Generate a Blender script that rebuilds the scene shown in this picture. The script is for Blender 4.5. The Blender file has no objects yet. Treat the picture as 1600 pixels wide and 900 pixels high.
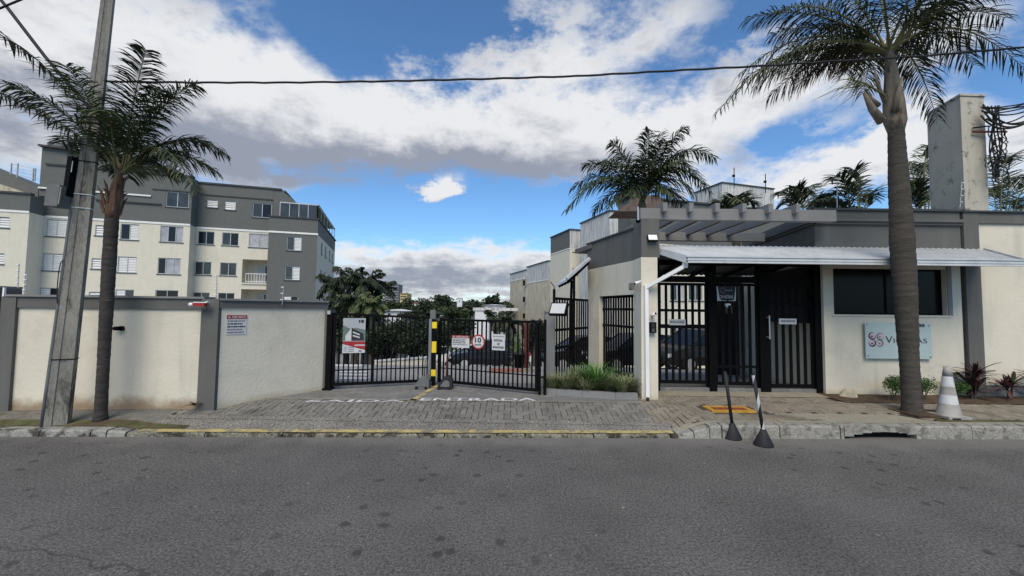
import bpy, math, random
from mathutils import Vector as V
random.seed(7)
R = math.radians
sc = bpy.context.scene
COL = sc.collection

# ------------------------------------------------------------------ camera
EYE = V((0, 0, 1.7)); F_PX = 640.0; PITCH = math.atan(0.0516); ROLL = 0.0115
_f = V((0, math.cos(PITCH), math.sin(PITCH)))
_u0 = V((0, -math.sin(PITCH), math.cos(PITCH))); _r0 = V((1, 0, 0))
_r = _r0*math.cos(ROLL) + _u0*math.sin(ROLL)
_u = _u0*math.cos(ROLL) - _r0*math.sin(ROLL)
cam_d = bpy.data.cameras.new('camera'); cam_d.sensor_width = 36; cam_d.lens = 36*F_PX/1600
cam_d.clip_end = 5000; cam_d.clip_start = 0.05
cam = bpy.data.objects.new('camera', cam_d); COL.objects.link(cam)
from mathutils import Matrix
m3 = Matrix((_r, _u, -_f)).transposed()
cam.matrix_world = Matrix.Translation(EYE) @ m3.to_4x4()
sc.camera = cam

def ray(px, py): return _f + _r*((px-800)/F_PX) + _u*((450-py)/F_PX)
def at(px, py, Y):
    d = ray(px, py); return EYE + d*(Y/d.y)
def hitz(px, py, z):
    d = ray(px, py); return EYE + d*((z-EYE.z)/d.z)

# ------------------------------------------------------------------ sky, sun, exposure
SUN_EL, SUN_AZ = R(50), R(190)           # azimuth from +Y, clockwise: behind the camera on the left
w = bpy.data.worlds.new('World'); sc.world = w; w.use_nodes = True
nt = w.node_tree; nt.nodes.clear(); N = nt.nodes; L = nt.links
def wm(op, a, b=None, c=None, clamp=False):
    n = N.new('ShaderNodeMath'); n.operation = op; n.use_clamp = clamp
    for i, v in enumerate((a, b, c)):
        if v is None: continue
        if isinstance(v, (int, float)): n.inputs[i].default_value = v
        else: L.new(v, n.inputs[i])
    return n.outputs[0]
def wmix(fac, a, b):
    n = N.new('ShaderNodeMix'); n.data_type = 'RGBA'
    for s, v in ((n.inputs[0], fac), (n.inputs[6], a), (n.inputs[7], b)):
        if isinstance(v, (int, float)): s.default_value = v
        elif isinstance(v, tuple): s.default_value = (*v, 1)
        else: L.new(v, s)
    return n.outputs[2]
tc = N.new('ShaderNodeTexCoord'); sx = N.new('ShaderNodeSeparateXYZ'); L.new(tc.outputs['Generated'], sx.inputs[0])
dx, dy, dz = sx.outputs
az = wm('ARCTAN2', dx, dy)
el = wm('ARCSINE', dz)
sky = N.new('ShaderNodeTexSky'); sky.sky_type = 'NISHITA'; sky.sun_disc = False
sky.sun_elevation = SUN_EL; sky.sun_rotation = SUN_AZ; sky.altitude = 700; sky.air_density = 1.0; sky.dust_density = 0.6; sky.ozone_density = 2.5
# cloud-layer coordinates: the view direction projected on a flat layer
zz = wm('ADD', wm('MAXIMUM', dz, 0.0), 0.16)
cmb = N.new('ShaderNodeCombineXYZ'); L.new(wm('DIVIDE', dx, zz), cmb.inputs[0]); L.new(wm('DIVIDE', dy, zz), cmb.inputs[1]); L.new(wm('MULTIPLY', dz, 1.5), cmb.inputs[2])
def wnoise(vec, scale, detail, rough, off=(0, 0, 0), sc3=(1, 1, 1), dist=0.0):
    mp = N.new('ShaderNodeMapping'); mp.inputs['Location'].default_value = off; mp.inputs['Scale'].default_value = sc3
    L.new(vec, mp.inputs[0]); n = N.new('ShaderNodeTexNoise'); L.new(mp.outputs[0], n.inputs['Vector'])
    n.inputs['Scale'].default_value = scale; n.inputs['Detail'].default_value = detail; n.inputs['Roughness'].default_value = rough
    n.inputs['Distortion'].default_value = dist
    return n.outputs['Fac']
n_big = wnoise(cmb.outputs[0], 1.1, 8, 0.58, (3.1, 1.7, 0))
n_med = wnoise(cmb.outputs[0], 3.0, 8, 0.6, (7.1, 2.7, 1), dist=.3)
n_dir = wnoise(tc.outputs['Generated'], 9.0, 10, 0.66, (0.3, .2, .9), (1, 1, 1.7))
n_warp = wnoise(tc.outputs['Generated'], 4.0, 5, 0.6, (5, 1, 2))
azw = wm('ADD', az, wm('MULTIPLY', wm('SUBTRACT', n_dir, .5), .24))
elw = wm('ADD', el, wm('MULTIPLY', wm('SUBTRACT', n_warp, .5), .15))
def ang(px, py):
    d = ray(px, py).normalized(); return math.atan2(d.x, d.y), math.asin(d.z)
def blob(px, py, rx, ry, amp, hard=1.0):
    a0, e0 = ang(px, py); a1, _ = ang(px+rx, py); _, e1 = ang(px, py-ry)
    ra, re = abs(a1-a0), abs(e1-e0)
    q = wm('ADD', wm('POWER', wm('ABSOLUTE', wm('DIVIDE', wm('SUBTRACT', azw, a0), ra)), 2.0),
           wm('POWER', wm('ABSOLUTE', wm('DIVIDE', wm('SUBTRACT', elw, e0), re)), 2.0))
    return wm('MULTIPLY', wm('EXPONENT', wm('MULTIPLY', q, -hard)), amp)
def addall(xs):
    s = xs[0]
    for x in xs[1:]: s = wm('ADD', s, x)
    return s
dens = addall([
    wm('MULTIPLY', n_big, 0.8), wm('MULTIPLY', n_med, 1.4), wm('MULTIPLY', n_dir, 2.0),
    blob(130, 120, 330, 190, .75), blob(420, 190, 220, 110, .55), blob(720, 215, 330, 70, .62), blob(930, 175, 190, 100, .42),
    blob(660, 95, 90, 35, .3), blob(900, 40, 110, 70, .22), blob(1000, 270, 160, 50, .4),
    blob(560, 425, 330, 42, .8, 1.3), blob(900, 425, 260, 45, .6), blob(695, 304, 36, 17, 2.0), blob(440, 292, 80, 20, .35), blob(60, 232, 90, 30, .25),
    blob(1230, 130, 190, 45, .5), blob(1300, 265, 210, 45, .75), blob(1490, 50, 130, 60, .5), blob(1590, 250, 130, 60, .7), blob(1060, 40, 90, 40, .4), blob(1450, 190, 130, 32, .55), blob(1200, 60, 60, 25, .4), blob(1150, 170, 130, 35, .5), blob(1020, 220, 140, 40, .5), blob(640, 20, 60, 12, .45), blob(840, 90, 90, 40, .45), blob(1400, 240, 140, 30, .4), blob(1290, 200, 60, 18, .35), blob(1180, 300, 80, 40, .25),
    blob(560, 60, 100, 75, -.85), blob(720, 50, 110, 65, -.55), blob(640, 125, 60, 16, -.35), blob(740, 330, 300, 42, -1.25, 1.3), blob(480, 325, 120, 18, -.4),
    blob(1080, 90, 90, 45, -.4), blob(1340, 190, 120, 30, -.3), blob(1180, 225, 70, 18, -.3), blob(1180, 20, 90, 40, -.3), blob(1560, 130, 60, 60, -.35), blob(220, 285, 90, 18, -.3)])
cov = N.new('ShaderNodeMapRange'); cov.interpolation_type = 'SMOOTHSTEP'; L.new(dens, cov.inputs[0])
cov.inputs[1].default_value = 2.0; cov.inputs[2].default_value = 2.72
grey = addall([wm('MULTIPLY', n_med, 2.0), wm('MULTIPLY', n_dir, 2.0), blob(430, 250, 340, 50, 1.1), blob(800, 262, 240, 32, .8), blob(150, 110, 250, 110, .1), blob(100, 200, 200, 60, .2), blob(600, 430, 420, 24, .85),
               blob(420, 120, 120, 60, -.35), blob(640, 170, 120, 45, -.7), blob(920, 150, 160, 60, -.35), blob(560, 380, 300, 12, -.5), blob(1300, 260, 200, 40, -.3), blob(695, 298, 40, 20, -1.6), blob(560, 378, 260, 14, -.6)])
gr = N.new('ShaderNodeMapRange'); gr.interpolation_type = 'SMOOTHSTEP'; L.new(grey, gr.inputs[0])
gr.inputs[1].default_value = 1.75; gr.inputs[2].default_value = 2.95
cloud = wmix(gr.outputs[0], (6.2, 6.25, 6.35), (2.3, 2.5, 3.05))
hs = N.new('ShaderNodeHueSaturation'); hs.inputs['Saturation'].default_value = 1.06; hs.inputs['Value'].default_value = 1.12
L.new(sky.outputs[0], hs.inputs['Color'])
tint = N.new('ShaderNodeMix'); tint.data_type = 'RGBA'; tint.blend_type = 'MULTIPLY'; tint.inputs[0].default_value = 1
L.new(hs.outputs[0], tint.inputs[6]); tint.inputs[7].default_value = (0.78, 1.0, 1.12, 1)
final = wmix(wm('MULTIPLY', cov.outputs[0], .97), tint.outputs[2], cloud)
bg = N.new('ShaderNodeBackground'); bg.inputs['Strength'].default_value = 0.1
L.new(final, bg.inputs[0]); wo = N.new('ShaderNodeOutputWorld'); L.new(bg.outputs[0], wo.inputs[0])
w.cycles.sampling_method = 'MANUAL'; w.cycles.sample_map_resolution = 1024

sun_d = bpy.data.lights.new('sun', 'SUN'); sun_d.energy = 2.5; sun_d.angle = R(40); sun_d.color = (1, .87, .68)
sun = bpy.data.objects.new('sun', sun_d); COL.objects.link(sun)
sdir = V((math.sin(SUN_AZ)*math.cos(SUN_EL), math.cos(SUN_AZ)*math.cos(SUN_EL), math.sin(SUN_EL)))
sun.rotation_euler = sdir.to_track_quat('Z', 'Y').to_euler(); sun.location = (0, -5, 20)
sc.view_settings.view_transform = 'Standard'; sc.view_settings.look = 'None'
sc.view_settings.exposure = 0.45; sc.view_settings.gamma = 1.0
sc.cycles.max_bounces = 6

# ------------------------------------------------------------------ materials
MATS = {}
def M(name, col, rough=.8, var=.12, scale=2.0, bump=.15, bscale=40, metal=0.0, dirt=None, objvar=0.0, spec=.4, streak=None, fine=.0, col2=None, c2lo=.55, c2hi=.7, c2scale=3, emit=None, aniso=(1, 1, 1)):
    m = bpy.data.materials.new(name); m.use_nodes = True
    t = m.node_tree; n = t.nodes; l = t.links; n.clear()
    out = n.new('ShaderNodeOutputMaterial'); b = n.new('ShaderNodeBsdfPrincipled'); l.new(b.outputs[0], out.inputs[0])
    b.inputs['Roughness'].default_value = rough; b.inputs['Metallic'].default_value = metal
    b.inputs['Specular IOR Level'].default_value = spec
    g = n.new('ShaderNodeNewGeometry'); mp = n.new('ShaderNodeMapping'); mp.inputs['Scale'].default_value = aniso; l.new(g.outputs['Position'], mp.inputs[0]); P = mp.outputs[0]
    def noise(s, d=5, r=.6, dist=0):
        q = n.new('ShaderNodeTexNoise'); l.new(P, q.inputs['Vector']); q.inputs['Scale'].default_value = s
        q.inputs['Detail'].default_value = d; q.inputs['Roughness'].default_value = r; q.inputs['Distortion'].default_value = dist; return q.outputs['Fac']
    def mr(x, a, bb, c, d, smooth=False):
        q = n.new('ShaderNodeMapRange'); l.new(x, q.inputs[0])
        if smooth: q.interpolation_type = 'SMOOTHSTEP'
        for i, v in enumerate((a, bb, c, d)): q.inputs[i+1].default_value = v
        return q.outputs[0]
    def mix(f, a, bb, bt='MIX'):
        q = n.new('ShaderNodeMix'); q.data_type = 'RGBA'; q.blend_type = bt
        for s_, v in ((q.inputs[0], f), (q.inputs[6], a), (q.inputs[7], bb)):
            if isinstance(v, (int, float)): s_.default_value = v
            elif isinstance(v, tuple): s_.default_value = (*v, 1)
            else: l.new(v, s_)
        return q.outputs[2]
    def math_(op, a, bb):
        q = n.new('ShaderNodeMath'); q.operation = op
        for i, v in enumerate((a, bb)):
            if isinstance(v, (int, float)): q.inputs[i].default_value = v
            else: l.new(v, q.inputs[i])
        return q.outputs[0]
    def scl(c, k): return tuple(min(1, x*k) for x in c)
    c = mix(mr(noise(scale), .3, .7, 0, 1), scl(col, 1-var), scl(col, 1+var))
    if col2: c = mix(mr(noise(c2scale, 8, .65, .4), c2lo, c2hi, 0, 1, True), c, col2)
    if fine:
        c = mix(1.0, c, mix(mr(noise(46, 6, .95), .43, .57, 0, 1), (1-fine,)*3, (1+fine,)*3), 'MULTIPLY')
    if objvar:
        oi = n.new('ShaderNodeObjectInfo')
        c = mix(1.0, c, mix(oi.outputs['Random'], (1-objvar,)*3, (1+objvar,)*3), 'MULTIPLY')
    if streak:   # weathering that runs down vertical faces
        q = n.new('ShaderNodeTexNoise'); mq = n.new('ShaderNodeMapping'); mq.inputs['Scale'].default_value = (5, 5, .5)
        l.new(g.outputs['Position'], mq.inputs[0]); l.new(mq.outputs[0], q.inputs['Vector']); q.inputs['Scale'].default_value = 1; q.inputs['Detail'].default_value = 6
        c = mix(mr(q.outputs['Fac'], streak[1], streak[2], 0, streak[3], True), c, streak[0])
    if dirt:     # splash-back dirt along the foot of a wall: (z of foot, height, colour, strength)
        s3 = n.new('ShaderNodeSeparateXYZ'); l.new(g.outputs['Position'], s3.inputs[0])
        f = mr(s3.outputs[2], dirt[0], dirt[0]+dirt[1], 1, 0)
        f = math_('ADD', f, mr(noise(3.5, 6), 0, 1, -.55, .45)); f = mr(f, .15, .75, 0, dirt[3], True)
        c = mix(f, c, dirt[2])
    l.new(c, b.inputs['Base Color'])
    if emit: b.inputs['Emission Color'].default_value = (*emit, 1); b.inputs['Emission Strength'].default_value = 1
    if bump:
        bp = n.new('ShaderNodeBump'); bp.inputs['Strength'].default_value = bump; bp.inputs['Distance'].default_value = .01
        l.new(noise(bscale, 4), bp.inputs['Height']); l.new(bp.outputs[0], b.inputs['Normal'])
    MATS[name] = m; return m
BROWN = (.20, .115, .045)
M('cream', (.62, .58, .48), var=.07, scale=1.3, bump=.5, bscale=22, dirt=(.10, .36, BROWN, .8), streak=((.34, .32, .27), .5, .8, .45), col2=(.52, .49, .41), c2lo=.5, c2hi=.75, c2scale=1.4)
M('cream_clean', (.62, .58, .48), var=.07, scale=1.3, bump=.5, bscale=22, dirt=(.12, .25, (.33, .27, .16), .5), streak=((.34, .32, .27), .52, .82, .4), col2=(.52, .49, .41), c2lo=.5, c2hi=.75, c2scale=1.4)
M('cream_far', (.62, .585, .48), var=.04, bump=.05, streak=((.40, .39, .34), .5, .8, .3))
M('cream_shaded', (.27, .26, .23), var=.08)  # cream wall darkened in its colour to imitate the shade of the guard room
M('cream_old', (.52, .47, .36), var=.08, bump=.05, streak=((.27, .23, .17), .42, .7, .75))
M('white_old', (.55, .55, .54), var=.08, bump=.05, streak=((.2, .2, .2), .42, .7, .75))
M('grey_paint', (.108, .107, .10), var=.08, bump=.3, bscale=25, streak=((.15, .15, .145), .5, .8, .5))
M('grey_far', (.112, .118, .112), var=.06, bump=.05, streak=((.13, .14, .135), .5, .8, .4))
M('grey_light', (.20, .20, .20), var=.08)
M('white_trim', (.72, .72, .70), var=.05, bump=.05)
M('dark_trim', (.05, .055, .06), var=.1)
M('black_metal', (.004, .004, .0045), rough=.6, var=.2, bump=.0, spec=.08)
M('glass_black', (.004, .004, .005), rough=.2, var=.1, bump=0, spec=.12)
M('steel', (.22, .23, .24), rough=.45, metal=.5, bump=.02)
M('rail_metal', (.45, .46, .47), rough=.4, metal=.3, bump=0)
M('canopy', (.50, .52, .54), rough=.35, var=.12, scale=4, bump=.03, col2=(.35, .36, .36), c2lo=.55, c2hi=.8)
M('white_paint', (.75, .75, .75), rough=.5, var=.06, bump=.02)
M('glass_dark', (.010, .011, .012), rough=.1, var=.1, bump=0, spec=.3)
M('glass_grey', (.04, .043, .045), rough=.1, var=.5, scale=.8, bump=0, spec=.45)
M('curtain', (.42, .43, .46), rough=.9, var=.2, scale=2, bump=0)
M('shutter', (.66, .67, .66), rough=.6, var=.05, bump=0)
M('asphalt', (.101, .097, .091), rough=.85, var=.2, scale=1.1, bump=1.0, bscale=65, fine=.65)
M('asphalt_in', (.24, .24, .235), rough=.9, var=.12, scale=.6, bump=.3, fine=.2)
M('apron', (.15, .15, .145), rough=.9, var=.2, scale=2.2, bump=.5, bscale=70, fine=.3, col2=(.24, .235, .22), c2lo=.5, c2hi=.75)
M('ramp', (.175, .167, .148), rough=.95, var=.22, scale=2.5, bump=1, bscale=45, fine=.8, col2=(.10, .095, .08), c2lo=.52, c2hi=.8)
M('concrete', (.21, .20, .175), rough=.95, var=.22, scale=2.5, bump=.6, bscale=50, fine=.3, col2=(.10, .09, .07), c2lo=.5, c2hi=.8)
M('pavement', (.15, .145, .13), rough=.95, var=.25, scale=3, bump=.8, bscale=40, fine=.35, col2=(.085, .075, .055), c2lo=.48, c2hi=.7)
M('slab', (.26, .24, .185), rough=.95, var=.12, scale=3, bump=.4, bscale=60, fine=.2, col2=(.16, .14, .1), c2lo=.5, c2hi=.8)
M('paver', (.165, .158, .142), rough=.9, var=.2, scale=4, bump=.6, bscale=60, fine=.3, objvar=.14, col2=(.075, .07, .06), c2lo=.5, c2hi=.75, c2scale=1.6)
M('paver_warm', (.21, .185, .145), rough=.9, var=.18, scale=3, bump=.6, bscale=60, fine=.3, objvar=.12, col2=(.10, .085, .06), c2lo=.5, c2hi=.78, c2scale=1.6)
M('joint', (.05, .046, .038), rough=1, var=.3)
M('kerb', (.27, .265, .24), rough=.95, var=.25, scale=5, bump=1, bscale=30, fine=.3, col2=(.055, .052, .045), c2lo=.5, c2hi=.62, c2scale=4)
M('kerb_mossy', (.20, .19, .15), rough=.95, var=.3, scale=6, bump=1, bscale=30, fine=.6, col2=(.035, .033, .025), c2lo=.42, c2hi=.6, c2scale=6)
M('kerb_white', (.29, .28, .25), rough=.95, var=.25, scale=7, bump=1, bscale=30, fine=.3, col2=(.12, .115, .10), c2lo=.44, c2hi=.64, c2scale=7)
M('yellow_line', (.42, .34, .14), rough=.9, var=.2, scale=6, bump=.4, col2=(.19, .175, .13), c2lo=.46, c2hi=.6, c2scale=7)
M('white_line', (.55, .56, .56), rough=.9, var=.15, scale=6, bump=.2, col2=(.17, .17, .165), c2lo=.52, c2hi=.72, c2scale=8)
M('yellow', (.75, .56, .02), rough=.5, var=.08)
M('orange_yellow', (.42, .24, .035), rough=.8, var=.2, scale=12, bump=.3)
M('rust', (.22, .055, .02), rough=.9, var=.3, scale=14, bump=.5)
M('red_brown', (.09, .018, .016), rough=.6)
M('red', (.30, .018, .02), rough=.6, var=.1)
M('red_faded', (.26, .12, .10), rough=.9, var=.2, scale=9)
M('sign_white', (.52, .53, .54), rough=.5, var=.05, bump=0)
M('ink', (.02, .022, .03), rough=.7, bump=0)
M('ink_grey', (.16, .16, .19), rough=.7, bump=0)
M('soil', (.075, .05, .03), rough=1, var=.4, scale=8, bump=1)
M('grass_soil', (.08, .085, .03), rough=1, var=.5, scale=6, bump=1, col2=(.08, .055, .035), c2lo=.45, c2hi=.6)
M('terrain', (.05, .065, .03), rough=1, var=.4, scale=.2, bump=.2, col2=(.12, .1, .07), c2lo=.55, c2hi=.7, c2scale=.05)
M('pole', (.23, .218, .19), rough=.9, var=.18, scale=3, bump=.6, bscale=35, fine=.2, aniso=(1, 1, .35), col2=(.06, .055, .05), c2lo=.52, c2hi=.66, c2scale=3.5, streak=((.09, .085, .075), .5, .72, .7))
M('trunk', (.058, .051, .043), rough=1, var=.35, scale=6, bump=1, bscale=18, aniso=(1, 1, 5))
M('trunk_dark', (.045, .04, .036), rough=1, var=.4, scale=6, bump=1, bscale=14, aniso=(1, 1, 3), col2=(.17, .17, .15), c2lo=.62, c2hi=.72, c2scale=5)
M('sheath', (.19, .16, .125), rough=.9, var=.35, scale=5, bump=.6, aniso=(2, 2, .5), col2=(.06, .04, .03), c2lo=.5, c2hi=.65)
M('sheath_dark', (.12, .07, .045), rough=.9, var=.5, scale=7, bump=.6, aniso=(2, 2, .5), col2=(.32, .28, .22), c2lo=.52, c2hi=.65)
M('frond', (.036, .052, .018), rough=.6, var=.4, scale=3, bump=0, objvar=.3)
M('frond_light', (.075, .10, .03), rough=.6, var=.4, scale=4, bump=0, objvar=.25)
M('frond_brown', (.065, .04, .025), rough=.9, var=.4, scale=4, bump=0)
M('rachis', (.14, .14, .06), rough=.7, var=.3, bump=0)
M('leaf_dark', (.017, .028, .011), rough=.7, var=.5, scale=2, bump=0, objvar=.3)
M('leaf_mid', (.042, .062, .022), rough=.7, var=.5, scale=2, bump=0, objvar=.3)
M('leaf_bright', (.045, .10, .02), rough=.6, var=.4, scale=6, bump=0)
M('liriope', (.19, .22, .10), rough=.6, var=.5, scale=5, bump=0, col2=(.30, .31, .2), c2lo=.5, c2hi=.62, c2scale=9)
M('liriope_green', (.08, .19, .035), rough=.5, var=.4, scale=5, bump=0)
M('dracaena', (.055, .014, .022), rough=.5, var=.5, scale=9, bump=0, col2=(.02, .028, .012), c2lo=.5, c2hi=.65, c2scale=5)
M('dracaena_pink', (.13, .05, .05), rough=.5, var=.5, scale=9, bump=0, col2=(.05, .03, .02), c2lo=.5, c2hi=.65, c2scale=6)
M('cone_white', (.52, .53, .54), rough=.7, var=.1, scale=6, col2=(.26, .255, .24), c2lo=.5, c2hi=.75, c2scale=4)
M('cone_grey', (.30, .29, .275), rough=.85, var=.15, scale=6, col2=(.17, .165, .15), c2lo=.5, c2hi=.75, c2scale=4)
M('rubber', (.016, .017, .019), rough=.7, var=.2, bump=.1)
M('base_grey', (.13, .135, .135), rough=.8, var=.2, scale=8, bump=.3)
M('sign_glass', (.40, .50, .51), rough=.15, var=.06, scale=2, bump=0, spec=.7)
M('aluminium', (.3, .31, .32), rough=.4, metal=.6, bump=0)
M('tower', (.43, .41, .35), rough=.95, var=.08, scale=2, bump=.4, streak=((.22, .21, .19), .5, .8, .6), col2=(.10, .095, .085), c2lo=.54, c2hi=.70, c2scale=5)
M('roof_tile', (.12, .09, .075), rough=.9, var=.3, scale=3)
M('house_white', (.62, .63, .66), var=.05)
M('red_tile', (.20, .075, .05), rough=.9, var=.25, scale=3)
M('far_block', (.20, .20, .21), var=.1)
M('far_dark', (.06, .06, .07), var=.1)
M('far_yellow', (.50, .40, .18), var=.1)
M('skin_dark', (.02, .02, .022))
M('car_white', (.62, .64, .66), rough=.2, var=.02, bump=0, spec=.7)
M('car_dark', (.02, .02, .021), rough=.25, var=.05, bump=0, spec=.4)
M('car_navy', (.012, .014, .02), rough=.25, var=.05, bump=0, spec=.4)
M('headlight', (.5, .5, .5), rough=.15, metal=.4, bump=0)
M('tyre', (.012, .012, .012), rough=.9)
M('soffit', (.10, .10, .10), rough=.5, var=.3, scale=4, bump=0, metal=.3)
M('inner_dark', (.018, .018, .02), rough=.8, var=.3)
M('board_green', (.03, .05, .05), rough=.5, var=.2)
M('poster_sky', (.36, .38, .41), rough=.5, var=.1, bump=0)
M('poster_hill', (.13, .17, .16), rough=.5, var=.2, bump=0)
M('plum', (.045, .02, .05), rough=.6, bump=0)
M('pinkish', (.48, .40, .44), rough=.6, bump=0)
M('wire', (.01, .01, .01), rough=.7, bump=0)
M('cable_red', (.12, .02, .02), rough=.7, bump=0)

# asphalt of the street gets its own extras: dark oil spots, pale chips, a sealed crack
def street_extras():
    m = MATS['asphalt']; t = m.node_tree; n = t.nodes; l = t.links
    b = [x for x in n if x.type == 'BSDF_PRINCIPLED'][0]; src = b.inputs['Base Color'].links[0].from_socket
    g = n.new('ShaderNodeNewGeometry')
    def mrr(x, a, bb, c, d):
        q = n.new('ShaderNodeMapRange'); q.interpolation_type = 'SMOOTHSTEP'; l.new(x, q.inputs[0])
        for i, v in enumerate((a, bb, c, d)): q.inputs[i+1].default_value = v
        return q.outputs[0]
    def mixc(f, a, c):
        q = n.new('ShaderNodeMix'); q.data_type = 'RGBA'; l.new(f, q.inputs[0]); l.new(a, q.inputs[6]); q.inputs[7].default_value = (*c, 1); return q.outputs[2]
    def mul(a, bb):
        q = n.new('ShaderNodeMath'); q.operation = 'MULTIPLY'; l.new(a, q.inputs[0]); l.new(bb, q.inputs[1]); return q.outputs[0]
    def nz(s, d=5, off=0):
        mp = n.new('ShaderNodeMapping'); mp.inputs['Location'].default_value = (off, off, 0); l.new(g.outputs['Position'], mp.inputs[0])
        q = n.new('ShaderNodeTexNoise'); l.new(mp.outputs[0], q.inputs['Vector']); q.inputs['Scale'].default_value = s; q.inputs['Detail'].default_value = d; return q
    def vor(s, off):
        w_ = nz(9, 3, off)
        a = n.new('ShaderNodeVectorMath'); a.operation = 'SCALE'; l.new(w_.outputs['Color'], a.inputs[0]); a.inputs['Scale'].default_value = .10
        ad = n.new('ShaderNodeVectorMath'); ad.operation = 'ADD'; l.new(g.outputs['Position'], ad.inputs[0]); l.new(a.outputs[0], ad.inputs[1])
        q = n.new('ShaderNodeTexVoronoi'); l.new(ad.outputs[0], q.inputs['Vector']); q.voronoi_dimensions = '2D'; q.inputs['Scale'].default_value = s; return q.outputs['Distance']
    s = src
    big = mrr(nz(.45, 3, 4).outputs['Fac'], .42, .60, 0, 1)
    s = mixc(mul(mrr(vor(2.6, 0), .07, .13, .75, 0), big), s, (.032, .031, .03))
    s = mixc(mul(mrr(vor(5.3, 7), .08, .16, .45, 0), mrr(nz(.6, 3, 9).outputs['Fac'], .48, .62, 0, 1)), s, (.042, .041, .04))
    s = mixc(mrr(vor(1.3, 3), .007, .013, .6, 0), s, (.40, .40, .38))
    s = mixc(mrr(nz(.5, 4, 13).outputs['Fac'], .5, .68, 0, .35), s, (.115, .112, .11))
    # pale dust along the gutter
    sp = n.new('ShaderNodeSeparateXYZ'); l.new(g.outputs['Position'], sp.inputs[0])
    ad = n.new('ShaderNodeMath'); ad.operation = 'MULTIPLY_ADD'; l.new(nz(2.5, 6, 2).outputs['Fac'], ad.inputs[0]); ad.inputs[1].default_value = .7; l.new(sp.outputs[1], ad.inputs[2])
    s = mixc(mrr(ad.outputs[0], 5.35, 5.85, 0, .6), s, (.19, .18, .165))
    # long sealed crack near the photographer
    c1 = n.new('ShaderNodeMath'); c1.operation = 'MULTIPLY_ADD'; l.new(nz(1.1, 6, 21).outputs['Fac'], c1.inputs[0]); c1.inputs[1].default_value = .9; l.new(sp.outputs[1], c1.inputs[2])
    c2 = n.new('ShaderNodeMath'); c2.operation = 'MULTIPLY_ADD'; l.new(sp.outputs[0], c2.inputs[0]); c2.inputs[1].default_value = .16; l.new(c1.outputs[0], c2.inputs[2])
    c3 = n.new('ShaderNodeMath'); c3.operation = 'SUBTRACT'; l.new(c2.outputs[0], c3.inputs[0]); c3.inputs[1].default_value = 2.78
    c4 = n.new('ShaderNodeMath'); c4.operation = 'ABSOLUTE'; l.new(c3.outputs[0], c4.inputs[0])
    lim = mrr(sp.outputs[0], -.9, .1, 1, 0)
    s = mixc(mul(mrr(c4.outputs[0], .003, .014, .6, 0), lim), s, (.03, .03, .03))
    l.new(s, b.inputs['Base Color'])
street_extras()

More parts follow.
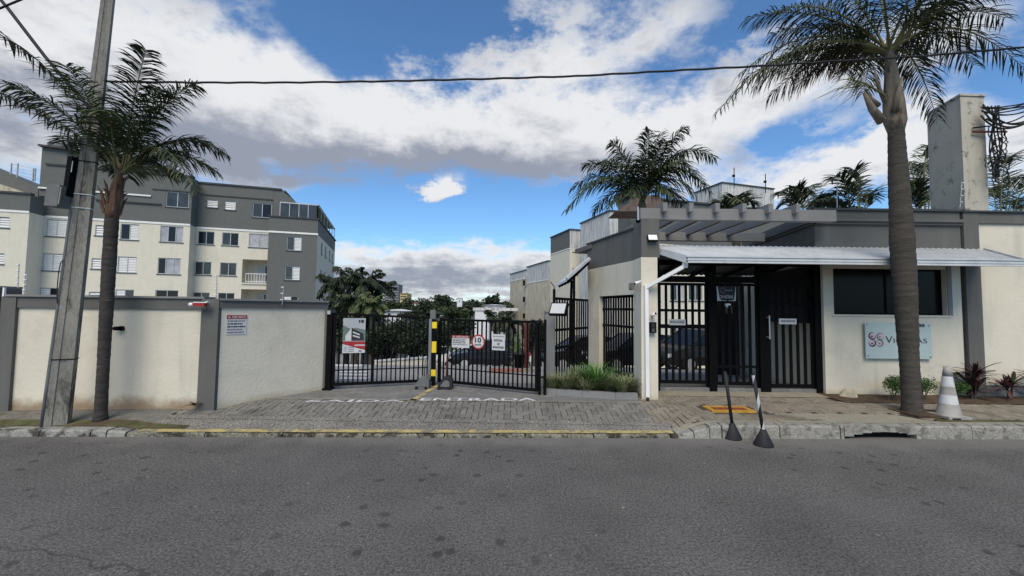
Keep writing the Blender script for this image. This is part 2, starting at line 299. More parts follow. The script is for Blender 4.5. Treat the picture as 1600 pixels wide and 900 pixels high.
# ------------------------------------------------------------------ mesh helpers
class MB:
    def __init__(s): s.v = []; s.f = []; s.m = []
    def quad(s, a, b, c, d, m=0):
        i = len(s.v); s.v += [a, b, c, d]; s.f.append((i, i+1, i+2, i+3)); s.m.append(m)
    def tri(s, a, b, c, m=0):
        i = len(s.v); s.v += [a, b, c]; s.f.append((i, i+1, i+2)); s.m.append(m)
    def obox(s, o, a, b, c, m=0):   # corner + three edge vectors
        o, a, b, c = V(o), V(a), V(b), V(c); i = len(s.v)
        s.v += [o, o+a, o+a+b, o+b, o+c, o+a+c, o+a+b+c, o+b+c]
        for f in ((0, 3, 2, 1), (4, 5, 6, 7), (0, 1, 5, 4), (1, 2, 6, 5), (2, 3, 7, 6), (3, 0, 4, 7)): s.f.append(tuple(i+k for k in f)); s.m.append(m)
        return s
    def box(s, x0, x1, y0, y1, z0, z1, m=0): return s.obox((x0, y0, z0), (x1-x0, 0, 0), (0, y1-y0, 0), (0, 0, z1-z0), m)
    def bar(s, p, q, wd, th, m=0, up=V((0, 0, 1))):   # rectangular bar from p to q
        p, q = V(p), V(q); d = (q-p).normalized(); a = d.cross(up)
        if a.length < 1e-3: a = V((1, 0, 0))
        a.normalize(); b = a.cross(d).normalized()
        return s.obox(p-a*wd/2-b*th/2, q-p, a*wd, b*th, m)
    def tube(s, pts, rad, n=8, m=0, caps=True, squash=1.0):
        pts = [V(p) for p in pts]
        if isinstance(rad, (int, float)): rad = [rad]*len(pts)
        i0 = len(s.v); prev = None
        for k, p in enumerate(pts):
            t = (pts[min(k+1, len(pts)-1)]-pts[max(k-1, 0)]).normalized()
            if prev is None:
                a = t.cross(V((0, 0, 1)));  a = a if a.length > .05 else t.cross(V((0, 1, 0)))
            else: a = prev-t*prev.dot(t)
            a.normalize(); prev = a; b = t.cross(a)
            for j in range(n):
                th = 2*math.pi*j/n; s.v.append(p+(a*math.cos(th)+b*math.sin(th)*squash)*rad[k])
        for k in range(len(pts)-1):
            for j in range(n):
                s.f.append((i0+k*n+j, i0+k*n+(j+1) % n, i0+(k+1)*n+(j+1) % n, i0+(k+1)*n+j)); s.m.append(m)
        if caps:
            s.f.append(tuple(i0+j for j in range(n))[::-1]); s.m.append(m)
            e = i0+(len(pts)-1)*n; s.f.append(tuple(e+j for j in range(n))); s.m.append(m)
        return s
    def lathe(s, c, prof, n=20, m=0, caps=True):
        return s.tube([V(c)+V((0, 0, z)) for r, z in prof], [max(r, .001) for r, z in prof], n, m, caps)
    def prism(s, poly, ext, m=0):
        i = len(s.v); n = len(poly); e = V(ext); s.v += [V(p) for p in poly] + [V(p)+e for p in poly]
        s.f.append(tuple(range(i, i+n))); s.m.append(m); s.f.append(tuple(range(i+2*n-1, i+n-1, -1))); s.m.append(m)
        for k in range(n): s.f.append((i+k, i+n+k, i+n+(k+1) % n, i+(k+1) % n)); s.m.append(m)
        return s
    def sheet(s, xs, ys, zf, m=0):
        i = len(s.v); nx = len(xs)
        for y in ys:
            for x in xs: s.v.append(V((x, y, zf(x, y))))
        for b in range(len(ys)-1):
            for a in range(nx-1):
                k = i+b*nx+a; s.f.append((k, k+1, k+nx+1, k+nx)); s.m.append(m)
        return s
    def mesh(s, name, mats, off=V((0, 0, 0)), smooth=False, fix=True):
        me = bpy.data.meshes.new(name); me.from_pydata([tuple(p-off) for p in s.v], [], s.f)
        for x in (mats if isinstance(mats, (list, tuple)) else [mats]): me.materials.append(MATS[x])
        me.polygons.foreach_set('material_index', s.m)
        if smooth: me.polygons.foreach_set('use_smooth', [True]*len(s.f))
        me.update()
        if fix:
            import bmesh
            bm = bmesh.new(); bm.from_mesh(me); bmesh.ops.recalc_face_normals(bm, faces=bm.faces); bm.to_mesh(me); bm.free()
        return me
    def build(s, name, mats, parent=None, smooth=False, fix=True, **tags):
        off = wloc(parent) if parent else (V(tags.pop('origin')) if 'origin' in tags else V((0, 0, 0)))
        o = bpy.data.objects.new(name, s.mesh(name, mats, off, smooth, fix)); COL.objects.link(o)
        if parent: o.parent = parent
        else: o.location = off
        for k, v in tags.items():
            if v: o[{'cat': 'category'}.get(k, k)] = v
        return o
def wloc(o):
    p = V(o.location)
    while o.parent: o = o.parent; p += V(o.location)
    return p
def thing(name, loc, label, cat, group=None):
    o = bpy.data.objects.new(name, None); COL.objects.link(o); o.location = loc; o.empty_display_size = .2
    o['label'] = label; o['category'] = cat
    if group: o['group'] = group
    return o
def piece(name, me, parent, pos, rotz=0.0, rot=None, scale=None):
    o = bpy.data.objects.new(name, me); COL.objects.link(o); o.parent = parent
    o.location = V(pos)-wloc(parent); o.rotation_euler = rot or (0, 0, rotz)
    if scale: o.scale = scale
    return o
def copy_tree(o, parent=None):
    c = o.copy(); COL.objects.link(c); c.parent = parent
    for ch in [x for x in bpy.data.objects if x.parent == o]: copy_tree(ch, c)
    return c
def text(s, width, mat, parent, origin, xdir, up, name='lettering', h=None, centre=True, bold=.0, ext=.002):
    cu = bpy.data.curves.new('t', 'FONT'); cu.body = s; cu.size = 1; cu.offset = bold; cu.resolution_u = 3
    tmp = bpy.data.objects.new('t', cu); COL.objects.link(tmp)
    dg = bpy.context.evaluated_depsgraph_get(); me = bpy.data.meshes.new_from_object(tmp.evaluated_get(dg))
    bpy.data.objects.remove(tmp)
    xs = [v.co.x for v in me.vertices]; ys = [v.co.y for v in me.vertices]
    wx = max(xs)-min(xs); hy = max(ys)-min(ys); k = width/wx; kh = (h/hy) if h else k
    xdir, up = V(xdir).normalized(), V(up).normalized(); nr = xdir.cross(up)
    for v in me.vertices:
        x = (v.co.x-min(xs))*k-(width/2 if centre else 0); y = (v.co.y-min(ys))*kh
        v.co = V(origin)+xdir*x+up*y+nr*ext-(wloc(parent) if parent else V((0, 0, 0)))
    me.materials.clear(); me.materials.append(MATS[mat]); me.name = name
    o = bpy.data.objects.new(name, me); COL.objects.link(o)
    if parent: o.parent = parent
    return o
def lerp(a, b, t): return a+(b-a)*t
def frange(a, b, st):
    n = max(1, int(round((b-a)/st))); return [a+(b-a)*i/n for i in range(n+1)]
def smooth01(t): t = min(1, max(0, t)); return t*t*(3-2*t)

# ------------------------------------------------------------------ ground levels
def yk(x): return 5.50+.028*max(-12, min(12, x))            # street edge of the kerb
def hk(x):                                                   # kerb top
    if x < -3: return lerp(.085, .05, smooth01((x+5.3)/.5))
    return lerp(.05, .17, smooth01((x-2.25)/.55))
def S(x, y):                                                 # pavement and driveway surface
    t = min(1, max(0, (y-yk(x)-.15)/1.0)); return lerp(hk(x), .2, t)+.04*min(1, max(0, y-7.0))
TP = [(-700, -.08), (5.0, -.08), (7.9, .10), (8.2, .2), (10, .15), (15.5, -.45), (30, -2.6), (60, -4), (150, -3), (250, 0), (420, 9), (1200, 14)]
def T(y):
    for (a, za), (b, zb) in zip(TP, TP[1:]):
        if y <= b: return lerp(za, zb, (y-a)/(b-a))
    return TP[-1][1]
YS = [p[0] for p in TP]
MB().sheet([-900, -200, -60, -20, 0, 20, 60, 200, 900], YS, lambda x, y: T(y)).build('ground', 'terrain', kind='structure')
MB().sheet(frange(-40, 40, 2), frange(-14, 5.0, 1.5)+[5.3], lambda x, y: 0).build('asphalt_road', 'asphalt', kind='structure')
g = MB()
xs = frange(-40, 40, 1)
for a, b in zip(xs, xs[1:]): g.quad(V((a, 5.3, 0)), V((b, 5.3, 0)), V((b, yk(b)+.1, 0)), V((a, yk(a)+.1, 0)))
g.build('road_edge', 'asphalt', kind='structure')
MB().sheet([-60, -9, -2, 4, 60], [8.15, 8.2, 10, 15.5, 30, 46], lambda x, y: T(y)+.012).build('internal_road', 'asphalt_in', kind='structure')

def surf(x0, x1, y0f, y1f, st=.1, ny=6, dz=0.0):
    m = MB(); xs = frange(x0, x1, st)
    for a, b in zip(xs, xs[1:]):
        for k in range(ny):
            q = []
            for x, t in ((a, k/ny), (b, k/ny), (b, (k+1)/ny), (a, (k+1)/ny)):
                y = lerp(y0f(x), y1f(x), t); q.append(V((x, y, S(x, y)+dz)))
            m.quad(*q)
    return m
PV0, PV1 = 5.93, 6.77                                        # paver band of the driveway
surf(-30, -4.9, lambda x: yk(x)+.15, lambda x: 6.6).build('pavement', 'pavement', kind='structure')
surf(-4.9, 2.25, lambda x: yk(x)+.15, lambda x: PV0, ny=3).build('driveway_ramp', 'ramp', kind='structure')
apron = surf(-4.9, 2.1, lambda x: PV1, lambda x: 8.2, ny=8).build('driveway_apron', 'apron', kind='structure')
# ---- pavers: herringbone, each one a block
PW = .095
def paver_mesh(name, wx, wy, mat):
    m = MB(); g_ = .004; c = .005; x0, x1, y0, y1 = -wx/2+g_, wx/2-g_, -wy/2+g_, wy/2-g_
    lo = [V((x0, y0, -.05)), V((x1, y0, -.05)), V((x1, y1, -.05)), V((x0, y1, -.05))]
    mi = [V((p.x, p.y, -.005)) for p in lo]
    hi = [V((x0+c, y0+c, 0)), V((x1-c, y0+c, 0)), V((x1-c, y1-c, 0)), V((x0+c, y1-c, 0))]
    for k in range(4):
        j = (k+1) % 4; m.quad(lo[k], lo[j], mi[j], mi[k]); m.quad(mi[k], mi[j], hi[j], hi[k])
    m.quad(*hi); return m, m.mesh(name, mat)
def herring(x0, x1, inside):
    out = []
    for i in range(int(x0/PW)-2, int(x1/PW)+3):
        for j in range(int(5.5/PW), int(8.3/PW)):
            k = (i-j) % 4
            if k == 0: c = ((i+1)*PW, (j+.5)*PW, 0)
            elif k == 3: c = ((i+.5)*PW, (j+1)*PW, 1)
            else: continue
            if inside(c[0], c[1]): out.append(c)
    return out
def lay(cells, parent, mat, limit=300):
    hm, hme = paver_mesh('paver', 2*PW, PW, mat); vm, vme = paver_mesh('paver', PW, 2*PW, mat)
    cells.sort(key=lambda c: c[1]**2+.35*c[0]**2)
    rest = MB()
    for n_, (x, y, o) in enumerate(cells):
        z = S(x, y)+random.uniform(-.004, .003)
        sl = math.atan((S(x, y+.05)-S(x, y-.05))/.1); slx = math.atan((S(x+.05, y)-S(x-.05, y))/.1)
        if n_ < limit: piece('paver', vme if o else hme, parent, (x, y, z), rot=(sl+random.uniform(-.01, .01), -slx+random.uniform(-.01, .01), random.uniform(-.015, .015)))
        else:
            src = vm if o else hm; i0 = len(rest.v); a = random.uniform(-.015, .015)
            for p in src.v: rest.v.append(V((x+p.x-p.y*a, y+p.y+p.x*a, z+p.z+p.y*math.tan(sl)+p.x*math.tan(slx))))
            for f in src.f: rest.f.append(tuple(i0+q for q in f)); rest.m.append(0)
    if rest.v: rest.build('paving_blocks', mat, parent, kind='stuff')
bed = surf(-4.9, 2.1, lambda x: PV0, lambda x: PV1, dz=-.014, ny=4).build('driveway_paving', 'joint', kind='structure')
lay(herring(-4.85, 2.2, lambda x, y: PV0+.0 < y < PV1-.0 and -4.85 < x < 2.1), bed, 'paver')
surf(-4.9, 2.1, lambda x: PV1-.05, lambda x: PV1+.055, ny=1, dz=.005).build('paving_edge', 'concrete', kind='structure')
surf(-4.9, 2.25, lambda x: PV0-.055, lambda x: PV0+.055, ny=1, dz=.005).build('ramp_edge', 'ramp', kind='structure')
pave = surf(2.1, 14, lambda x: yk(x)+.15, lambda x: 7.62, dz=-.014, ny=8).build('sidewalk', 'joint', kind='structure')
SLAB = (3.95, 5.75, 5.86, 6.22)
COVER = (3.05, 3.72, 6.28, 6.62)
def in_pave(x, y):
    if not (2.1 <= x < 13.5 and yk(x)+.24 < y < 7.36): return False
    a, b, c, d = SLAB
    if c-.06 < y < d+.06 and a+.55*(d-y)/(d-c)-.05 < x < b+.3: return False
    for a, b, c, d in (COVER,):
        if a-.06 < x < b+.06 and c-.06 < y < d+.06: return False
    if (x-6.28)**2+(y-6.35)**2 < .1: return False
    if y > 6.95 and x > 5.55: return False
    if y < 6.05 and x > 6.2: return False
    return True
lay(herring(2.1, 13.5, in_pave), pave, 'paver_warm')
surf(2.25, 14, lambda x: yk(x)+.15, lambda x: yk(x)+.25, ny=1, dz=.003).build('kerb_backing', 'slab', kind='structure')
surf(2.1, 5.6, lambda x: 7.26, lambda x: 7.62, ny=3, dz=.006).build('threshold', 'slab', kind='structure')
MB().box(2.55, 5.62, 7.62, 8.3, .0, .29).build('entrance_step', 'apron', kind='structure')
surf(5.62, 14, lambda x: 6.95, lambda x: 7.62, ny=4, dz=.003).build('planting_bed', 'soil', kind='structure')
surf(6.1, 14, lambda x: yk(x)+.22, lambda x: 6.0, ny=2, dz=.006).build('verge', 'grass_soil', kind='structure')
surf(-30, -4.35, lambda x: yk(x)+.16, lambda x: yk(x)+.38-(max(0, x+5.2)*.12), ny=3, dz=.006).build('grass_verge', 'grass_soil', kind='structure')
m = MB(); x0, x1, y0, y1 = SLAB
m.prism([V((x0, y1, S(x0, y1)-.03)), V((x0+.55, y0, S(x0, y0)-.03)), V((x1+.25, y0, S(x1, y0)-.03)), V((x1, y1, S(x1, y1)-.03))], (0, 0, .036)).build('concrete_slab', 'slab', origin=(x0, y0, .15), label='pale concrete cover slab set into the sidewalk beside the storm drain', cat='slab')
# inspection cover with a yellow frame
x0, x1, y0, y1 = COVER; zc = S(3.4, 6.45)
t = thing('inspection_cover', ((x0+x1)/2, (y0+y1)/2, zc), 'rusty red inspection cover in a yellow painted frame on the sidewalk', 'manhole cover')
m = MB(); tw = .075
for a, b, c, d in ((x0, x1, y0, y0+tw), (x0, x1, y1-tw, y1), (x0, x0+tw, y0+tw, y1-tw), (x1-tw, x1, y0+tw, y1-tw)): m.box(a, b, c, d, zc-.03, zc+.008)
m.build('frame', 'orange_yellow', t)
m = MB().box(x0+tw+.004, x1-tw-.004, y0+tw+.004, y1-tw-.004, zc-.03, zc+.002)
for k in range(5): m.box(x0+.11+k*.1, x0+.15+k*.1, y0+.1, y1-.1, zc+.002, zc+.007)
m.build('lid', 'rust', t)
# kerb stones
def kerb_run(x0, x1, st, mat, parent, skip=()):
    x = x0; n_ = 0
    while x < x1-.02:
        e = min(x1, x+st*random.uniform(.9, 1.1)); g_ = .008
        if not any(a < (x+e)/2 < b for a, b in skip):
            m = MB(); q = []
            for xx in (x+g_, e-g_):
                y = yk(xx)+random.uniform(-.008, .008); h = hk(xx)+random.uniform(-.006, .006)
                q.append([V((xx, y, -.05)), V((xx, y+.01, h-.02)), V((xx, y+.03, h)), V((xx, y+.15, h+.003)), V((xx, y+.15, -.05))])
            for k in range(5): m.quad(q[0][k], q[1][k], q[1][(k+1) % 5], q[0][(k+1) % 5])
            for s_ in q: m.f.append(tuple(range(len(m.v), len(m.v)+5))); m.v += s_; m.m.append(0)
            m.build('kerb_stone', mat, parent)
        x = e; n_ += 1
pv = [o for o in bpy.data.objects if o.name == 'pavement'][0]; rp = [o for o in bpy.data.objects if o.name == 'driveway_ramp'][0]
DR = (4.52, 5.52)
kerb_run(-14, -5.4, 1.0, 'kerb', pv)
kerb_run(-5.4, -4.95, .22, 'kerb', pv)
kerb_run(-4.95, 2.24, 1.0, 'kerb_mossy', rp)
kerb_run(2.24, 2.84, .2, 'kerb', pave)
kerb_run(2.84, DR[0], .84, 'kerb_white', pave)
kerb_run(DR[1], 14, .8, 'kerb_white', pave)
m = MB()
xs = frange(-4.85, 2.2, .2)
for a, b in zip(xs, xs[1:]):
    m.quad(V((a, yk(a)+.03, hk(a)+.010)), V((b, yk(b)+.03, hk(b)+.010)), V((b, yk(b)+.147, hk(b)+.013)), V((a, yk(a)+.147, hk(a)+.013)))
m.build('yellow_kerb_line', 'yellow_line', kind='structure')
# storm drain inlet: a gap under a thin concrete lintel
t = thing('storm_drain', (5.0, yk(5.0), 0), 'dark storm drain inlet under a worn concrete lintel in the kerb', 'storm drain')
m = MB()
for k in range(8):
    a, b = lerp(DR[0], DR[1], k/8), lerp(DR[0], DR[1], (k+1)/8)
    ha, hb = (.075-.06*(2*k/8-1)**2+.02, .075-.06*(2*(k+1)/8-1)**2+.02)
    ya, yb = yk(a), yk(b)
    m.prism([V((a, ya, ha)), V((a, ya, .168)), V((a, ya+.16, .17)), V((a, ya+.16, ha))], (b-a, yb-ya, 0))
m.build('lintel', 'kerb_white', t)
MB().box(DR[0], DR[1], yk(5)+.17, yk(5)+.2, -.1, .14).build('dark_recess_plate', 'tyre', t)  # black plate; its colour stands in for the shade inside the inlet
# ---- driveway lettering and lines
def flat_text(s, px0, px1, py, h, mat, label):
    a = hitz(px0, py, .215); b = hitz(px1, py, .215)
    cu = bpy.data.curves.new('t', 'FONT'); cu.body = s; cu.offset = .018; cu.resolution_u = 3
    tmp = bpy.data.objects.new('t', cu); COL.objects.link(tmp)
    me = bpy.data.meshes.new_from_object(tmp.evaluated_get(bpy.context.evaluated_depsgraph_get())); bpy.data.objects.remove(tmp)
    xs = [v.co.x for v in me.vertices]; ys = [v.co.y for v in me.vertices]
    for v in me.vertices:
        tx = (v.co.x-min(xs))/(max(xs)-min(xs)); ty = (v.co.y-min(ys))/(max(ys)-min(ys))
        x = lerp(a.x, b.x, tx); y = lerp(a.y, b.y, tx)+h*ty; v.co = V((x, y, S(x, y)+.006))
    me.materials.clear(); me.materials.append(MATS[mat])
    o = bpy.data.objects.new('painted_lettering', me); COL.objects.link(o); o['kind'] = 'structure'; return o
flat_text('ENTRADA', 655, 838, 625, .20, 'white_line', '')
flat_text('SAÍDA', 476, 632, 627, .18, 'white_line', '')
m = MB(); a, b = hitz(640, 627, .21), hitz(682, 603, .23)
for k in range(8):
    p, q = a.lerp(b, k/8), a.lerp(b, (k+1)/8)
    m.quad(*[V((c.x+dx_, c.y, S(c.x, c.y)+.005)) for c, dx_ in ((p, -.05), (p, .05), (q, .05), (q, -.05))])
m.build('lane_line', 'yellow_line', kind='structure')

# ------------------------------------------------------------------ boundary walls on the left
def wall_seg(name, A, B, z0, z1, th, mats, label, cat='wall', pil=(), band=.13, parts=True, coping=True):
    A, B = V(A), V(B); d = (B-A).normalized(); nrm = V((d.y, -d.x, 0))   # faces the street
    t = thing(name, (A.x, A.y, z0), label, cat)
    MB().obox(A+V((0, 0, z0)), B-A, -nrm*th, V((0, 0, z1-z0))).build('wall_panel', mats[0], t)
    m = MB().obox(A+nrm*.03+V((0, 0, z1-band)), B-A, -nrm*(th+.06), V((0, 0, band+.002))); m.build('top_band', mats[1], t)
    if coping: MB().obox(A+nrm*.06+V((0, 0, z1+.002)), B-A, -nrm*(th+.12), V((0, 0, .03))).build('coping', 'grey_light', t)
    return t, d, nrm
W1a, W1b = V((-7.38, 6.02, 0)), V((-4.63, 6.22, 0)); ZT = 1.80
t1, d1w, n1w = wall_seg('boundary_wall', W1a, W1b, .1, ZT, .18, ('cream', 'grey_paint'), 'long cream street wall with grey band behind the leaning pole', band=.16)
MB().obox(W1a+n1w*.05+V((-.06, 0, .1)), d1w*.20, -n1w*.28, V((0, 0, ZT-.1))).build('pillar', 'grey_paint', t1)
W2a, W2b = V((-4.42, 6.2, 0)), V((-3.36, 7.48, 0))
t2, d2w, n2w = wall_seg('boundary_wall', W2a, W2b, .1, ZT-.02, .18, ('cream_clean', 'grey_paint'), 'short angled cream wall running back to the car gate', band=.11)
m = MB().obox(V((-4.66, 6.16, .1)), (.26, .0, 0), (0.0, .3, 0), (0, 0, ZT-.102)); m.build('corner_pillar', 'grey_paint', t2)
MB().obox(W2b+V((-.02, -.05, .1)), (.1, .0, 0), (0, .22, 0), (0, 0, 1.55)).build('end_pillar', 'grey_paint', t2)
# stepped-up wall at the far left
t0, _, n0 = wall_seg('boundary_wall', (-12, 5.7, 0), (-7.46, 6.02, 0), .1, 1.92, .18, ('cream', 'grey_paint'), 'taller stepped section of cream and grey wall at the left edge', band=.16)
MB().obox(V((-7.72, 5.94, .1)), (.26, 0, 0), (0, .3, 0), (0, 0, 1.82)).build('pillar', 'grey_paint', t0)
MB().bar(V((-7.40, 5.97, 1.80)), V((-7.40, 5.97, 1.93)), .025, .025).build('trim', 'white_paint', t0)
# things fixed on the left walls
p = at(190, 513, 6.12); t = thing('wall_lamp', p, 'small black bulkhead lamp on the cream wall right of the palm', 'lamp')
MB().tube([p+V((0, .02, 0)), p+V((0, -.03, 0))], .035, 12).build('base', 'black_metal', t)
MB().tube([p+V((0, -.03, 0)), p+V((-.02, -.05, 0)), p+V((-.055, -.06, 0)), p+V((-.075, -.06, 0))], [.03, .032, .028, .012], 12).build('shade', 'black_metal', t, smooth=True)
p = at(318, 476, 6.1); t = thing('wall_camera', p, 'white and red bullet camera on the grey wall band beside the corner pillar', 'camera')
MB().tube([p+V((-.16, -.06, .0)), p+V((-.11, -.06, .0)), p+V((-.105, -.06, 0))], [.028, .028, .02], 10).build('lens_hood', 'white_paint', t, smooth=True)
MB().obox(p+V((-.1, -.08, -.02)), (.17, .0, 0), (0, .06, 0), (0, 0, .045)).build('housing', 'red', t)
MB().obox(p+V((-.09, -.085, .026)), (.20, .0, 0), (0, .07, 0), (0, 0, .012)).build('sunshield', 'white_paint', t)
MB().bar(p+V((.02, -.03, .02)), p+V((.02, .1, .06)), .02, .02).build('bracket', 'white_paint', t)
MB().tube([p+V((.06, -.02, -.02)), p+V((.075, -.03, -.07)), p+V((.05, -.03, -.1)), p+V((.02, -.03, -.08))], .006, 5).build('cable', 'wire', t)
# notice on the angled wall
def notice(px0, px1, pyt, pyb, A, xd, nr, w_, h_, label, head=True, name='notice_sign', lines=5, texts=None, cat='sign', headtext='Sr. VISITANTE'):
    o = V(A); t = thing(name, o, label, cat)
    MB().obox(o, xd*w_, -nr*-.006, V((0, 0, h_))).build('panel', 'sign_white', t)
    s = o+nr*.008
    if head:
        MB().obox(s+V((0, 0, h_*.80)), xd*w_, nr*.002, V((0, 0, h_*.2))).build('header', 'red', t)
        text(headtext, w_*.88, 'sign_white', t, s+nr*.003+xd*w_/2+V((0, 0, h_*.83)), xd, (0, 0, 1), h=h_*.13, bold=.02)
    if texts:
        for tx, wz, zz_, hh in texts:
            text(tx, w_*wz, 'ink', t, s+nr*.001+xd*w_/2+V((0, 0, h_*zz_)), xd, (0, 0, 1), h=h_*hh, bold=.03)
    else:
        for k in range(lines):
            z = h_*(.66-.145*k); x = .05*w_; m = MB()
            end = w_*random.choice((.9, .94, .8))
            while x < end:
                ww = min(random.uniform(.06, .2)*w_, end-x)
                m.obox(s+xd*x+V((0, 0, z)), xd*ww, nr*.001, V((0, 0, h_*.065))); x += ww+.03*w_
            m.build('print_line', 'ink' if k in (1, 2) else 'ink_grey', t)
    return t
pa = W2a+d2w*.10+n2w*.002; zb = 1.36
notice(0, 0, 0, 0, pa+V((0, 0, 1.26)), d2w, n2w, .27, .30, 'red headed visitor notice screwed to the angled cream wall')
# weed at the pillar foot
def leafy(name, c, n_, ln, wd, mat, label, cat, up=.8, curl=.5, parts=True, stems=None, group=None):
    t = thing(name, c, label, cat, group); c = V(c)
    for k in range(n_):
        a = random.uniform(0, 6.283); e = random.uniform(.15, 1.25)*up; l_ = ln*random.uniform(.65, 1.1)
        d = V((math.cos(a)*math.cos(e), math.sin(a)*math.cos(e), math.sin(e))); s_ = d.cross(V((0, 0, 1))).normalized()
        b = c+V((0, 0, random.uniform(0, .12)*ln*3 if stems else 0)); pts = []
        for q in range(5):
            u = q/4; pts.append(b+d*l_*u+V((0, 0, -curl*l_*u*u)))
        ws = [.35, .9, 1, .65, .03]; m = MB()
        up_ = s_.cross(d)*.25*wd
        for q in range(4):
            m.quad(pts[q]-s_*wd*ws[q]/2, pts[q]-up_, pts[q+1]-up_, pts[q+1]-s_*wd*ws[q+1]/2)
            m.quad(pts[q]-up_, pts[q]+s_*wd*ws[q]/2, pts[q+1]+s_*wd*ws[q+1]/2, pts[q+1]-up_)
        m.build('leaf', random.choice(mat), t, fix=False)
    return t
leafy('weed', at(303, 633, 6.12), 16, .17, .02, ['leaf_dark', 'frond_brown'], 'scruffy brown green weed at the wall foot by the corner pillar', 'plant')
# electric fence rods with insulators
def fence_rod(p0, p1, label, n_=5, side=-.03):
    t = thing('electric_fence_rod', p0, label, 'fence rod', 'electric fence rods on the walls')
    MB().tube([p0, p1], .006, 6).build('rod', 'rail_metal', t)
    for k in range(n_):
        q = V(p0).lerp(V(p1), (k+.8)/n_); MB().tube([q+V((side, -.01, 0)), q+V((-side*.3, -.01, 0))], .009, 6).build('insulator', 'white_paint', t)
fence_rod(at(28, 450, 6.1), at(30, 412, 6.1), 'thin electric fence rod on the stepped wall end at far left', 4)
fence_rod(at(39, 459, 6.15), at(43, 428, 6.15), 'leaning electric fence rod just right of the stepped wall end', 4)
fence_rod(at(338, 469, 6.3), at(339, 430, 6.3), 'electric fence rod rising from the corner pillar of the left wall', 4)
fence_rod(at(441, 476, 6.8), at(443, 447, 6.8), 'electric fence rod on top of the angled cream wall', 3)
fence_rod(at(1500, 324, 7.6), at(1503, 284, 7.6), 'electric fence rod in front of the concrete mast', 4, .03)

# ------------------------------------------------------------------ utility pole
pb, pt = at(90, 662, 5.56), at(176, -60, 5.56)
pb.z = S(pb.x, pb.y)-.02
t = thing('utility_pole', pb, 'leaning weathered concrete utility pole in front of the left wall', 'utility pole')
ax = (pt-pb); m = MB()
rot = R(28)
def polept(u, a, b):   # local cross-section offsets
    wd = lerp(.112, .058, u); ca, sa = math.cos(rot), math.sin(rot)
    return pb+ax*u+V((a*wd*ca-b*wd*.8*sa, a*wd*sa+b*wd*.8*ca, 0))
rings = 14
prof = [(-1, -.75), (-.35, -.75), (-.30, -.62), (.30, -.62), (.35, -.75), (1, -.75), (1, .75), (-1, .75)]
for k in range(rings):
    u0, u1 = k/rings, (k+1)/rings
    for i in range(len(prof)):
        j = (i+1) % len(prof); m.quad(polept(u0, *prof[i]), polept(u0, *prof[j]), polept(u1, *prof[j]), polept(u1, *prof[i]))
m.build('shaft', 'pole', t)
def ring_at(u, mat, th=.012, parent=t, k=1.04):
    m = MB(); c = [(-1, -.75), (1, -.75), (1, .75), (-1, .75)]
    for i in range(4):
        a, b = c[i], c[(i+1) % 4]; m.bar(polept(u, a[0]*k, a[1]*k), polept(u, b[0]*k, b[1]*k), .008, th)
    return m.build('strap', mat, parent)
def u_of(py): return (662-py)/(662+60)
for py, mt in ((238, 'black_metal'), (263, 'black_metal'), (314, 'rail_metal'), (335, 'rail_metal'), (563, 'black_metal')): ring_at(u_of(py), mt)
# conduit up the left side
m = MB(); pts = [polept(u_of(y), -1.18, -.5) for y in (660, 600, 500, 400, 345, 260)]
m.tube(pts, [.022, .022, .02, .02, .02, .02], 8); m.build('conduit', 'base_grey', t, smooth=True)
m = MB().tube([polept(u_of(y), -1.2-d_, -.9) for y, d_ in ((415, 0), (420, .22), (435, .28), (460, .2), (480, 0))], .006, 5); m.build('loose_wire', 'wire', t)
# meter box and dark cabinet on the pole
tb = thing('meter_box', polept(u_of(335), -2.2, -1), 'grey metal box strapped to the left side of the pole', 'box')
def polebox(y0, y1, a, b, wd, th, name, mat, par, k=0): MB().bar(polept(u_of(y0), a, b), polept(u_of(y1), a, b), wd, th, up=V((0, 1, 0))).build(name, mat, par)
polebox(338, 306, -2.6, -1.2, .17, .15, 'body', 'base_grey', tb)
polebox(335, 309, -2.6, -2.25, .14, .012, 'door', 'pole', tb)
tb = thing('signal_cabinet', polept(u_of(318), -1.9, -1), 'tall black cabinet with a white label on the pole above the grey box', 'box')
polebox(320, 260, -1.6, -1.0, .065, .09, 'body', 'black_metal', tb)
polebox(284, 267, -1.6, -1.62, .045, .006, 'label_plate', 'sign_white', tb)

